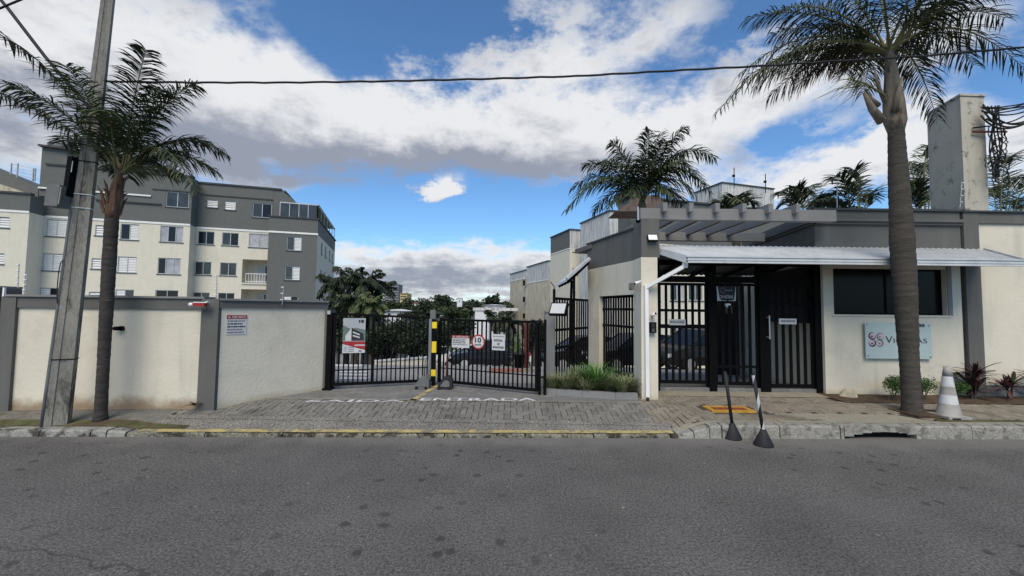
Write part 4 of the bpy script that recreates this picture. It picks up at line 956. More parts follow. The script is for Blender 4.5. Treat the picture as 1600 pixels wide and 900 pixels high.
def bullet(p, q, label):
    t = thing('bullet_camera', p, label, 'camera', None); p, q = V(p), V(q)
    MB().tube([p, q], .026, 10).build('body', 'white_paint', t, smooth=True); MB().tube([q, q+(q-p).normalized()*.012], .018, 10).build('lens', 'black_metal', t)
    MB().bar(p.lerp(q, .3), p.lerp(q, .3)+V((.03, .1, -.03)), .02, .02).build('bracket', 'white_paint', t)
bullet(at(1001, 440, 6.98), at(992, 443, 6.9), 'white bullet camera above the junction box on the column')
bullet(at(1018, 494, 6.98), at(1024, 490, 6.9), 'white bullet camera above the intercom on the column')
p = at(1016, 506, 7.0); t = thing('intercom', p, 'black intercom box with keypad on the entrance column', 'intercom')
MB().box(p.x-.02, p.x+.085, 6.94, 7.03, p.z-.15, p.z+.03).build('body', 'black_metal', t); MB().box(p.x, p.x+.06, 6.936, 6.94, p.z-.06, p.z+.01).build('screen', 'glass_grey', t)
for k in range(3):
    for j in range(3): MB().box(p.x+.005+k*.02, p.x+.018+k*.02, 6.936, 6.94, p.z-.13+j*.02, p.z-.118+j*.02).build('key', 'base_grey', t)

# canopy
tcn = thing('canopy', (5.4, 6.9, 2.6), 'long pale corrugated metal canopy with gutter over the entrance', 'canopy')
yf = 6.6; zf = at(1300, 404, yf).z; xf0, xf1 = X_(1070, yf, 408), X_(1597, yf, 410); xb0, xb1 = X_(1008, 7.4, 390), x_r+.35; zb_ = ZW+.03
nrib = 60; m = MB()
for k in range(nrib):
    u0, u1 = k/nrib, (k+1)/nrib; um = (u0+u1)/2
    for a, b, ha, hb in ((u0, lerp(u0, u1, .3), 0, .0), (lerp(u0, u1, .3), lerp(u0, u1, .5), 0, .022), (lerp(u0, u1, .5), lerp(u0, u1, .75), .022, .022), (lerp(u0, u1, .75), u1, .022, 0)):
        m.quad(V((lerp(xf0, xf1, a), yf+.02, zf+ha)), V((lerp(xf0, xf1, b), yf+.02, zf+hb)), V((lerp(xb0, xb1, b), YB-.02, zb_+hb)), V((lerp(xb0, xb1, a), YB-.02, zb_+ha)))
m.build('corrugated_roof', 'canopy', tcn, fix=False)
m = MB(); m.box(xf0, xf1, yf-.06, yf, zf-.10, zf-.01); m.box(xf0, xf1+.02, yf-.075, yf+.01, zf-.01, zf+.012); m.box(xf0, xf1, yf-.068, yf-.06, zf-.06, zf-.045); m.build('gutter', 'canopy', tcn)
MB().prism([V((xf0, yf-.06, zf-.11)), V((xf0, yf-.06, zf+.02)), V((xb0, YB-.1, zb_+.02)), V((xb0, YB-.1, zb_-.08))], (.02, 0, 0)).build('side_fascia', 'canopy', tcn)
MB().prism([V((xf1, yf-.06, zf-.09)), V((xf1, yf-.06, zf+.02)), V((xb1, YB-.1, zb_+.02)), V((xb1, YB-.1, zb_-.04))], (-.02, 0, 0)).build('side_fascia', 'canopy', tcn)
for k in range(7):
    u = (k+.5)/7; a = V((lerp(xf0, xf1, u), yf+.03, zf-.06)); b = V((lerp(xb0, xb1, u), YB-.03, zb_-.06)); MB().bar(a, b, .04, .05).build('rafter', 'black_metal', tcn)
for v_ in (.15, .55, .9): MB().bar(V((lerp(xf0, xb0, v_)+.03, lerp(yf, YB, v_), lerp(zf, zb_, v_)-.02)), V((lerp(xf1, xb1, v_)-.03, lerp(yf, YB, v_), lerp(zf, zb_, v_)-.02)), .04, .03).build('purlin', 'black_metal', tcn)
# downpipe
td = thing('downpipe', at(1007, 615, 7.0), 'white downpipe running from the canopy gutter down the column', 'pipe')
a, b, c = V((xf0+.06, yf-.02, zf-.1)), at(1070, 418, 6.75), at(1010, 449, 6.97)
MB().bar(V((xf0+.02, yf+.02, zf-.08)), V((xf0+.02, yf+.06, zf-.16)), .07, .07).build('outlet', 'white_paint', td)
p0 = V((xf0+.0, yf+.06, zf-.16)); p1 = V((c.x, Yc-.16, c.z)); p2 = V((c.x+.01, Yc-.16, .2))
MB().bar(p0, p1, .075, .06).build('pipe', 'white_paint', td); MB().bar(p1+V((0, 0, .03)), p2, .06, .075, up=V((0, 1, 0))).build('pipe', 'white_paint', td)
MB().tube([p2+V((0, -.03, .03)), p2+V((-.02, -.08, .0))], .03, 8).build('spout', 'rubber', td)
# inner roof of the passage
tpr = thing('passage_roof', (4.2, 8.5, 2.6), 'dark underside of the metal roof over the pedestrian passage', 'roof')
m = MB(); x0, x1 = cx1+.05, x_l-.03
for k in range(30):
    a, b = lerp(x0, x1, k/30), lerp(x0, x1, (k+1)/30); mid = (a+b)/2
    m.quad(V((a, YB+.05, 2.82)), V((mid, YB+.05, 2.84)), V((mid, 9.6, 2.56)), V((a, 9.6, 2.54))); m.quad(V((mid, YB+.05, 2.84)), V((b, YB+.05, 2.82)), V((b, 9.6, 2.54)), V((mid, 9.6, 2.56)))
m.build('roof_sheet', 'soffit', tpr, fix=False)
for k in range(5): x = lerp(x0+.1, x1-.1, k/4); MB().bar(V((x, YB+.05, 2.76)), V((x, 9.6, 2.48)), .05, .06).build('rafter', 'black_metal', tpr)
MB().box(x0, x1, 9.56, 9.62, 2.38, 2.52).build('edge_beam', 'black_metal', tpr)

# pedestrian fence and gates
YF = 7.68
def fx(px): return X_(px, YF, 520)
tf = thing('steel_portal', (fx(1155), YF, .29), 'black steel frame with posts around the two pedestrian gates', 'gate frame')
ztop = at(1150, 437, YF).z
for a, b in ((1020, 1029), (1105, 1117), (1184, 1200), (1270, 1287)): MB().box(fx(a), fx(b), YF-.07, YF+.07, .2, ztop+.42 if a > 1100 else ztop+.25).build('post', 'black_metal', tf)
MB().box(fx(1030), fx(1270), YF-.035, YF+.035, ztop-.06, ztop+.05).build('head_rail', 'black_metal', tf)
MB().box(fx(1030), fx(1270), YF-.03, YF+.03, ztop+.26, ztop+.36).build('head_rail', 'black_metal', tf)
def ped(a, b, nb, zlo, label, rails, solid=None):
    xa, xb = fx(a), fx(b); t = thing('pedestrian_gate', (xa, YF, zlo), label, 'gate', 'black pedestrian gate panels')
    zh = ztop-.07
    for z, h in [(zlo, .06)]+rails+[(zh-.05, .05)]: MB().box(xa+.005, xb-.005, YF-.02, YF+.02, z, z+h).build('rail', 'black_metal', t)
    me = MB().box(-.021, .021, -.016, .016, 0, 1).mesh('bar', 'black_metal')
    for k in range(nb): piece('bar', me, t, (lerp(xa+.02, xb-.02, k/(nb-1)), YF+.001, zlo+.03), scale=(1, 1, zh-zlo-.04))
    if solid: MB().box(xa+.01, xb-.01, YF+.018, YF+.022, *solid).build('mesh_panel', 'black_metal', t)
    return t
zr1, zr2 = at(1060, 487, YF).z, at(1060, 513, YF).z
pg1 = ped(1029, 1105, 8, .36, 'residents pedestrian gate left of the thick black post', [(zr1, .05), (zr2, .075)])
pg2 = ped(1117, 1184, 7, .34, 'middle black barred panel between the two thick posts', [(.34+.32, .04)])
pg3 = ped(1200, 1270, 7, .31, 'visitors pedestrian gate next to the gatehouse wall', [(at(1240, 477, YF).z, .05)])
def plate(px0, px1, py0, py1, txt, label):
    a, b = at(px0, py1, YF-.06), at(px1, py0, YF-.06); t = thing('name_plate', a, label, 'sign')
    MB().box(a.x, b.x, YF-.05, YF-.035, a.z, b.z).build('panel', 'sign_white', t)
    text(txt, (b.x-a.x)*.84, 'ink', t, V(((a.x+b.x)/2, YF-.05, a.z+(b.z-a.z)*.33)), (1, 0, 0), (0, 0, 1), h=(b.z-a.z)*.42, bold=.02)
plate(1046, 1071.5, 499, 508, 'MORADORES', 'small white MORADORES plate on the left pedestrian gate')
plate(1218, 1245, 498, 506.5, 'VISITANTES', 'small white VISITANTES plate on the right pedestrian gate')
hd = MB().tube([at(1202, 493, YF-.12), at(1203, 530, YF-.12)], .012, 8).build('handle', 'rail_metal', pg3)
for py in (496, 527): q = at(1202, py, YF-.12); MB().tube([q, q+V((-.02, .08, 0))], .008, 6).build('mount', 'rail_metal', hd)
# interior guard room seen through the bars
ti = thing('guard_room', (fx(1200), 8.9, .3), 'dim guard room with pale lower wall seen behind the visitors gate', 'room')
MB().box(X_(1196, 9.2), x_l+.6, 9.2, 9.3, .25, 1.76).build('lower_wall', 'cream_shaded', ti)
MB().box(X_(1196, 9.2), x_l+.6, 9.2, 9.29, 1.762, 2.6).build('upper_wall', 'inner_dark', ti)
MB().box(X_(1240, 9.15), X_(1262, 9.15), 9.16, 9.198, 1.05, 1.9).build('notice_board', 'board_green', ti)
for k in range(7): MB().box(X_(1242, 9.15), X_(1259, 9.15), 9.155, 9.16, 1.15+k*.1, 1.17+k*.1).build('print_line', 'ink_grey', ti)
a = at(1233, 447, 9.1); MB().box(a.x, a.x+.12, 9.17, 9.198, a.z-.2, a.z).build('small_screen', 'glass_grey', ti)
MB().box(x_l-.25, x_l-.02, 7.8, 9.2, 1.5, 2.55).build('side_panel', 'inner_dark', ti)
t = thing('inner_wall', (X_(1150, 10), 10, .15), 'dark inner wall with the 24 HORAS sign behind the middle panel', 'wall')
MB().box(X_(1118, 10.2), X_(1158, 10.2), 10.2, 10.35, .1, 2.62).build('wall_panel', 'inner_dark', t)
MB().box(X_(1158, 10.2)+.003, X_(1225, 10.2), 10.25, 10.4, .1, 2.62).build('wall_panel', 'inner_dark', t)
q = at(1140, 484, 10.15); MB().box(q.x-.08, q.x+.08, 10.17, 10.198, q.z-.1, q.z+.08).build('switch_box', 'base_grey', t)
for px in (1155, 1180):
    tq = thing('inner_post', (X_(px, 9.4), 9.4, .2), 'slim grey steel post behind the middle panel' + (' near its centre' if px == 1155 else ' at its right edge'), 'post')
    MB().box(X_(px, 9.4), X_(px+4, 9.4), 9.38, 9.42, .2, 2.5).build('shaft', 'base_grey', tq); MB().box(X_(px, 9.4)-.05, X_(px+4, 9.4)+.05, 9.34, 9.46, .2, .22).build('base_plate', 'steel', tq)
a = at(1120, 471, 8.05); t = thing('hours_sign', a, 'black 24 HORAS security sign with white side tabs behind the bars', 'sign')
a, b = at(1120, 470, 7.63), at(1150, 448, 7.63); w_, h_ = b.x-a.x, b.z-a.z
MB().prism([V((a.x, 7.63, b.z)), V((b.x, 7.63, b.z)), V((b.x-.02*w_, 7.63, a.z)), V((a.x+.03*w_, 7.63, a.z))], (0, .008, 0)).build('back_plate', 'sign_white', t)
MB().prism([V((a.x+.05*w_, 7.627, b.z)), V((b.x-.03*w_, 7.627, b.z)), V((b.x-.1*w_, 7.627, a.z+.12*h_)), V((b.x-.2*w_, 7.627, a.z+.03*h_)), V((a.x+.25*w_, 7.627, a.z+.03*h_)), V((a.x+.16*w_, 7.627, a.z+.12*h_))], (0, .002, 0)).build('shield', 'ink', t)
text('24 HORAS', w_*.66, 'pinkish', t, V(((a.x+b.x)/2, 7.623, a.z+.17*h_)), (1, 0, 0), (0, 0, 1), h=h_*.24, bold=.02)
m = MB(); c = V((a.x+.3*w_, 7.62, b.z-.26*h_)); R0 = .2*h_
for k in range(20):
    a0, a1 = k*math.pi/10, (k+1)*math.pi/10
    for r0_, r1_ in ((R0, R0*.85), (R0*.6, R0*.5)):
        m.quad(c+V((math.cos(a0)*r0_, 0, math.sin(a0)*r0_)), c+V((math.cos(a1)*r0_, 0, math.sin(a1)*r0_)), c+V((math.cos(a1)*r1_, 0, math.sin(a1)*r1_)), c+V((math.cos(a0)*r1_, 0, math.sin(a0)*r1_)))
m.build('emblem', 'ink_grey', t); MB().box(c.x+.15*w_, c.x+.5*w_, 7.62, 7.625, c.z-.04*h_, c.z+.04*h_).build('print_line', 'ink_grey', t)
p = at(1137, 474, 7.63); t = thing('dome_camera', p, 'white dome camera hanging below the 24 HORAS sign', 'camera')
MB().lathe(p-V((0, 0, .05)), [(.002, -.03), (.035, -.02), (.05, .01), (.055, .04), (.03, .05)], 16).build('housing', 'white_paint', t, smooth=True); MB().tube([p+V((0, -.045, -.055)), p+V((0, -.06, -.06))], .02, 10).build('lens', 'black_metal', t)
MB().bar(p, p+V((0, 0, .1)), .02, .02).build('mount', 'black_metal', t)

# fence beyond the wing, grey pillar, little tiled canopy
p0 = at(853, 575, 7.75); xg0, xg1 = X_(852, 7.75), X_(867, 7.75)
t = thing('gate_pillar', (xg0, 7.75, .15), 'narrow grey pillar between the driveway gate and the side fence', 'pillar')
MB().box(xg0, xg1, 7.72, 7.95, .1, at(860, 488, 7.75).z).build('shaft', 'grey_light', t); MB().box(xg0-.015, xg1+.015, 7.70, 7.97, at(860, 488, 7.75).z, at(860, 488, 7.75).z+.03).build('cap', 'grey_light', t)
fa, fb_ = V((xg1+.01, 8.0, .2)), V((CB.x-.02, 9.35, .2)); d = fb_-fa
t = thing('side_fence', fa, 'black bar fence between the grey pillar and the slanted wing', 'fence')
zt_ = 1.92
for z in (.3, .95, 1.3, zt_): MB().bar(fa+V((0, 0, z-.2)), fb_+V((0, 0, z-.2)), .03, .05).build('rail', 'black_metal', t)
me = bar_mesh(1.0, .024)
for k in range(15): piece('bar', me, t, fa.lerp(fb_, k/14), math.atan2(d.y, d.x), scale=(1, 1, zt_-.2))
for u in (.0, .55): MB().bar(fa.lerp(fb_, u), fa.lerp(fb_, u)+V((.05*0, 0, 2.35 if u else 1.9)), .05, .05).build('post', 'black_metal', t)
t = thing('tiled_canopy', at(900, 430, 9), 'small sloping tiled canopy over the side fence left of the wing', 'canopy')
a0, a1, b0, b1 = at(885, 440, 8.6), at(921, 408, 8.9), at(889, 432, 10.5), at(921, 415, 10.8)
m = MB(); m.prism([a0, a1, a1+V((0, 1.9, 0)), a0+V((0, 1.9, 0))], (0, 0, .05)); m.build('roof_sheet', 'canopy', t)
MB().bar(a0+V((0, -.02, .06)), a1+V((0, -.02, .06)), .05, .06).build('edge_board', 'canopy', t)
for k in range(4): MB().bar(a0+V((.03, .1+k*.5, -.02)), a1+V((0, .1+k*.5, -.02)), .04, .05).build('rafter', 'black_metal', t)
MB().bar(at(893, 438, 8.9), at(890, 560, 8.9), .05, .05).build('support', 'black_metal', t)

# planter with grasses
tpn = thing('planter', (.6, 7.1, .2), 'low curved grey kerb planter below the slanted wing wall', 'planter')
edge = [at(842, 604, 7.35), at(870, 608, 7.22), at(910, 612, 7.12), at(962, 618, 6.98), at(997, 619, 6.98)]
edge = [V((p.x, p.y, .2)) for p in edge]
for a, b in zip(edge, edge[1:]):
    dd = (b-a).normalized(); nn = V((-dd.y, dd.x, 0)); MB().obox(a+V((0, 0, -.05)), b-a-dd*.004, nn*.1, (0, 0, .155)).build('kerb_block', 'grey_light', tpn)
m = MB(); top = [V((p.x, p.y+.08, .27)) for p in edge]+[V((CA.x-.02, 7.4, .27)), V((CA.x+dW.x*2.1-.05, CA.y+2.0, .27)), V((xg1, 8.2, .27))]
m.f.append(tuple(range(len(top)))); m.v += top; m.m.append(0); m.build('soil', 'soil', tpn)
def tuft(px, py, Y, n_, ln, mat, label):
    b = at(px, py, Y); b.z = .25; t = thing('grass_clump', b, label, 'plant', 'grass clumps in the planter'); m = MB()
    for k in range(n_):
        a = random.uniform(0, 6.28); e = random.uniform(.75, 1.5); l_ = 1.3*ln*random.uniform(.6, 1.1); d = V((math.cos(a)*math.cos(e), math.sin(a)*math.cos(e), math.sin(e)))
        s_ = V((-math.sin(a), math.cos(a), 0))*.006; o = b+V((random.uniform(-.06, .06), random.uniform(-.06, .06), 0)); q = []
        for i in range(5): u = i/4; q.append(o+d*l_*u+V((math.cos(a), math.sin(a), 0))*l_*.25*u*u+V((0, 0, -.3*l_*u*u)))
        for i in range(4): ww, w2 = (1, 1.2, 1, .7, .05)[i], (1, 1.2, 1, .7, .05)[i+1]; m.quad(q[i]-s_*ww, q[i]+s_*ww, q[i+1]+s_*w2, q[i+1]-s_*w2)
    m.build('blades', mat, t, fix=False)
for px, py, Y, n_, ln, mt, lb in (
    (862, 600, 7.5, 240, .34, 'liriope', 'pale striped grass clump at the left tip of the planter'),
    (884, 602, 7.45, 260, .38, 'liriope', 'pale striped grass clump second from the left in the planter'),
    (903, 604, 7.7, 240, .42, 'liriope', 'pale grass clump just left of the bright green one'),
    (932, 606, 7.55, 420, .56, 'liriope_green', 'tall bright green grass clump in the middle of the planter'),
    (953, 610, 7.35, 240, .38, 'liriope', 'pale grass clump just right of the bright green one'),
    (972, 612, 7.2, 280, .36, 'liriope', 'pale spreading grass clump near the corner column'),
    (986, 610, 7.35, 200, .36, 'liriope', 'pale grass clump right against the corner column'),
    (915, 606, 7.3, 160, .30, 'liriope', 'short pale grass clump at the front middle of the planter')):
    tuft(px, py, Y, n_, ln, mt, lb)

# ------------------------------------------------------------------ entrance sign of glass
Ys = YB-.06
sx0, sx1, sz0, sz1 = X_(1350, Ys), X_(1453, Ys), at(1400, 560.5, Ys).z, at(1400, 504, Ys).z
t = thing('glass_sign', (sx0, Ys, sz0), 'pale green glass name sign with swirl emblem behind the big palm trunk', 'sign')
MB().box(sx0, sx1, Ys-.008, Ys+.002, sz0, sz1).build('glass_panel', 'sign_glass', t)
for a, b in ((sx0+.04, sz0+.05), (sx1-.04, sz0+.04), (sx0+.04, sz1-.04), (sx1-.05, sz1-.05)): MB().tube([V((a, Ys-.02, b)), V((a, YB, b))], .012, 10).build('stud', 'aluminium', t)
Yt = Ys-.010
def swirl(cx, cz, r, mat, mat2, ph):
    m = MB(); n_ = 22
    for k in range(n_):
        u0, u1 = k/n_, (k+1)/n_; a0, a1 = ph+u0*5.6, ph+u1*5.6
        for a, aa, r0_, r1_, ww in ((a0, a1, r, r, .42),):
            w0, w1 = ww*r*(math.sin(math.pi*u0)*.9+.1), ww*r*(math.sin(math.pi*u1)*.9+.1)
            m.quad(V((cx+math.cos(a0)*r, Yt, cz+math.sin(a0)*r)), V((cx+math.cos(a1)*r, Yt, cz+math.sin(a1)*r)), V((cx+math.cos(a1)*(r-w1), Yt, cz+math.sin(a1)*(r-w1))), V((cx+math.cos(a0)*(r-w0), Yt, cz+math.sin(a0)*(r-w0))))
    m.build('emblem_swirl', mat, t); MB().tube([V((cx, Yt+.002, cz)), V((cx, Yt+.001, cz))], r*1.02, 20).build('emblem_disc', mat2, t)
    MB().tube([V((cx-.1*r, Yt-.001, cz-.1*r)), V((cx-.1*r, Yt-.002, cz-.1*r))], r*.25, 12).build('emblem_dot', mat, t)
for i, (px, py, mt, ph) in enumerate(((1362, 525, 'plum', 1.0), (1374.5, 525.5, 'poster_sky', .5), (1362.5, 536, 'plum', 2.6), (1374, 536, 'pinkish', 3.5))):
    p = at(px, py, Ys); swirl(p.x, p.z, .068, mt if i in (0, 2) else 'ink_grey', 'pinkish', ph)
def stext(s, px0, px1, py, h, bold=0.0, mat='ink_grey'):
    a, b = at(px0, py, Ys), at(px1, py, Ys); return text(s, b.x-a.x, mat, t, V(((a.x+b.x)/2, Yt, a.z)), (1, 0, 0), (0, 0, 1), h=h, bold=bold)
stext('V', 1383, 1394, 536, .125, mat='ink'); stext('IÇOSAS', 1395.5, 1448, 537.5, .105, mat='ink')
stext('50', 1434, 1444, 511, .06, .05, 'ink')

# ------------------------------------------------------------------ plants by the gatehouse wall
def bush(px, py, Y, wpx, hpx, label):
    b = at(px, py, Y); b.z = S(b.x, b.y); k_ = Y/F_PX; t = thing('bush', b, label, 'bush'); m = MB()
    for k in range(6): foliage(m, b+V((random.uniform(-.25, .25)*wpx*k_, random.uniform(-.08, .08), hpx*k_*random.uniform(.5, .68))), wpx*k_*.27, .12, hpx*k_*.3, 330, .016)
    m.build('foliage', 'leaf_bright', t, fix=False)
    m = MB()
    for k in range(5): m.tube([b+V((random.uniform(-.02, .02), 0, 0)), b+V((random.uniform(-.1, .1), 0, hpx*k_*.45))], [.008, .005], 5)
    m.build('stem', 'trunk', t)
bush(1396, 617, 7.15, 56, 40, 'round clipped green bush left of the big palm trunk')
bush(1444, 617, 7.15, 50, 40, 'round clipped green bush right of the big palm trunk')
bush(1493, 616, 7.3, 36, 30, 'low green bush behind the traffic cone')
def dracaena(px, py, Y, ln, n_, mats, label, heads):
    b = at(px, py, Y); b.z = S(b.x, b.y); t = thing('dracaena_plant', b, label, 'plant'); k_ = Y/F_PX
    for (hx, hy) in heads:
        c = b+V((hx*k_, 0, hy*k_)); MB().tube([b+V((hx*k_*.5, 0, 0)), c], [.018, .014], 6).build('stem', 'trunk', t)
        for k in range(n_):
            a = random.uniform(0, 6.28); e = random.uniform(-.1, 1.4); l_ = ln*random.uniform(.7, 1.1)*(1 if e < 1 else .85)
            d = V((math.cos(a)*math.cos(e), math.sin(a)*math.cos(e)*.8, math.sin(e))); s_ = d.cross(V((0, 0, 1))).normalized(); up_ = s_.cross(d)
            wd = .045*random.uniform(.8, 1.2); ws = [.3, .8, 1, .8, .05]; m = MB(); o = c-V((0, 0, random.uniform(0, .1)))
            pts = [o+d*l_*q/4+V((0, 0, -.28*l_*(q/4)**2)) for q in range(5)]
            for q in range(4):
                for sg in (-1, 1): m.quad(pts[q]+up_*-.15*wd, pts[q]+s_*sg*wd*ws[q]/2, pts[q+1]+s_*sg*wd*ws[q+1]/2, pts[q+1]-up_*.15*wd)
            m.build('leaf', random.choice(mats), t, fix=False)
dracaena(1521, 618, 7.3, .46, 34, ['dracaena', 'dracaena', 'leaf_dark'], 'large dark purple leaved plant at the foot of the grey pillar', [(-4, 26), (5, 40), (4, 14)])
dracaena(1578, 618, 7.3, .38, 24, ['dracaena_pink', 'dracaena', 'leaf_mid'], 'smaller reddish plant right of the purple one by the cream wall', [(-4, 22), (4, 26)])
dracaena(1618, 618, 7.3, .34, 18, ['dracaena', 'leaf_dark'], 'dark plant cut off by the right edge of the view', [(0, 38), (-3, 24)])
p = at(1326, 617, 7.4); m = MB()
for k in range(1):
    pts = []
    m.lathe(V((p.x, p.y, .15)), [(.12, 0), (.125, .06), (.10, .14), (.06, .19), (.01, .205)], 9)
for i, v in enumerate(m.v): m.v[i] = V((p.x+(v.x-p.x)*(1.15+.12*math.sin(i*2.3)), v.y, v.z+.012*math.sin(i*1.7)))
m.build('boulder', 'cream_old', origin=(p.x, p.y, .15), label='small cream painted boulder at the gatehouse wall foot', cat='boulder')

# traffic cone
p = at(1483, 656, 6.15); p.z = S(p.x, p.y); t = thing('traffic_cone', p, 'faded white and grey traffic cone on the kerb right of the big palm', 'traffic cone')
def ct(z): return lerp(.135, .038, z/.74)
zs = [.03, .20, .33, .45, .60, .74]
for k in range(5): MB().lathe(p, [(ct(zs[k]), zs[k]), (ct(zs[k+1]), zs[k+1])] if k else [(.16, .03), (.14, .05), (ct(.20), .20)], 28, caps=(k == 4)).build('cone_band' , ['cone_grey', 'cone_white', 'cone_grey', 'cone_white', 'cone_grey'][k], t, smooth=True)
MB().box(p.x-.165, p.x+.165, p.y-.16, p.y+.16, p.z+.0, p.z+.035).build('base', 'cone_grey', t)
MB().box(p.x-.12, p.x+.0, p.y-.165, p.y-.155, p.z-.002, p.z+.022).build('base_notch', 'tyre', t)
# cone-footed posts in the gutter
def post(pb_, pt_, label, spiral):
    pb_.z = 0.0; t = thing('delineator_post', pb_, label, 'bollard', 'cone footed posts in the gutter'); top = pt_
    MB().lathe(pb_, [(.115, 0), (.118, .012), (.055, .15), (.028, .205)], 20).build('foot', 'rubber', t, smooth=True)
    a = pb_+V((0, 0, .18)); MB().tube([a, top], .021, 12).build('shaft', 'rubber', t, smooth=True)
    if spiral:
        ax_ = (top-a); L_ = ax_.length; ax_.normalize(); x_ = ax_.cross(V((0, 1, 0))).normalized(); y_ = ax_.cross(x_); m = MB(); ns = 90
        def sp(u, off): th = u*L_*2*math.pi/.36+off; return a+ax_*(u*L_)+(x_*math.cos(th)+y_*math.sin(th))*.0218
        for k in range(ns):
            for j in range(4):
                o0, o1 = j*.55, (j+1)*.55; m.quad(sp(k/ns, o0), sp((k+1)/ns, o0), sp((k+1)/ns, o1), sp(k/ns, o1))
        m.build('white_spiral', 'cone_white', t, fix=False)
    MB().tube([top, top+(top-a).normalized()*.01], .023, 12).build('cap', 'rubber', t)
post(hitz(1144.5, 685, 0), at(1133, 582, 5.58), 'plain black leaning post on a cone foot in the gutter', False)
post(hitz(1193, 696, 0), at(1177, 586, 5.36), 'black leaning post with white spiral stripe on a cone foot', True)
m = MB(); c = hitz(1200, 655, .16)
for a, b in (((-.05, .03), (.10, .0)), ((.10, .0), (-.02, -.04))): m.bar(c+V((a[0], a[1], .004)), c+V((b[0], b[1], .004)), .012, .003)
m.build('paint_mark', 'white_line', kind='structure')

# ------------------------------------------------------------------ concrete mast with cables
a = at(1508, 325, 8.0); sdn = V((.18, .98, 0)); t = thing('concrete_mast', (a.x, 8.0, .2), 'tall stained square concrete mast behind the right wall', 'mast')
zt = at(1508, 150, 8.0).z; wR = .5
MB().prism([V((a.x, 8.0, .2)), V((a.x+wR, 8.02, .2)), V((a.x+wR, 8.02, .2))+sdn*.82, V((a.x, 8.0, .2))+sdn*.82], (0, 0, zt-.2)).build('shaft', 'tower', t)
MB().prism([V((a.x-.02, 7.98, zt)), V((a.x+wR+.02, 8.0, zt)), V((a.x+wR+.02, 8.0, zt))+sdn*.86, V((a.x-.02, 7.98, zt))+sdn*.86], (0, 0, .04)).build('cap', 'tower', t)
MB().bar(at(1520, 206, 7.96), at(1573, 206, 7.9), .03, .03).build('cross_arm', 'cable_red', t)
MB().bar(at(1520, 200, 7.97), at(1545, 197, 7.94), .03, .02).build('bracket', 'black_metal', t)
tcb = thing('cable_bundle', at(1545, 230, 7.9), 'tangle of black cables looping off the right side of the mast', 'cables')
for k in range(11):
    s_ = at(1535+random.uniform(-6, 8), 170+random.uniform(-8, 20), 7.85); e = at(1640, 150+random.uniform(-8, 22), 7.6+random.uniform(-.3, .3)); mdl = at(1575+random.uniform(-10, 10), random.uniform(160, 235), 7.75)
    MB().tube([bez(s_, mdl*1.0, e, i/14) for i in range(15)], .011+random.uniform(0, .006), 5).build('cable', 'wire', tcb, smooth=True)
for k in range(9):
    cx, cy = 1557+random.uniform(-6, 8), 205+k*9.5; pts = []
    for i in range(26): th = i/25*6.4+random.uniform(-.1, .1)+k; pts.append(at(cx+math.cos(th)*random.uniform(9, 15), cy+math.sin(th)*random.uniform(10, 17), 7.85+.05*math.sin(th*2)))
    MB().tube(pts, .009, 5).build('cable_loop', 'wire', tcb, smooth=True)
for k in range(5): x = 1549+k*3.5; MB().tube([at(x+3*math.sin(i+k), 165+i*14, 7.9) for i in range(9)], .012, 5).build('cable', 'wire', tcb, smooth=True)
# overhead cables
def cable(pts, r, label, Y=5.62, wav=0.0):
    P = [];
    for (x0, y0), (x1, y1) in zip(pts, pts[1:]):
        for i in range(8): P.append(at(lerp(x0, x1, i/8), lerp(y0, y1, i/8)+wav*math.sin(lerp(x0, x1, i/8)*.11), Y))
    P.append(at(*pts[-1], Y)); MB().tube(P, r, 6).build('overhead_cable', 'wire', origin=P[0], label=label, cat='cable', smooth=True)
pts = [(158, 118)]+[(x, 129.2-((x-500)/1100)**2*(55 if x > 500 else -60)) for x in range(260, 1720, 120)]
pts = [(158, 127), (300, 129), (450, 129), (600, 127), (750, 123.5), (900, 119), (1050, 110.5), (1180, 103.5), (1300, 96), (1450, 87), (1600, 74), (1760, 58)]
cable(pts, .014, 'black overhead cable crossing the whole sky', wav=.5)
cable([(-60, -70), (10, 10), (70, 88), (146, 176)], .020, 'thick black cable dropping to the pole at top left', 5.3)
cable([(-60, 34), (0, 13), (36, -2), (80, -22)], .013, 'short thin cable cutting the top left corner', 5.0)

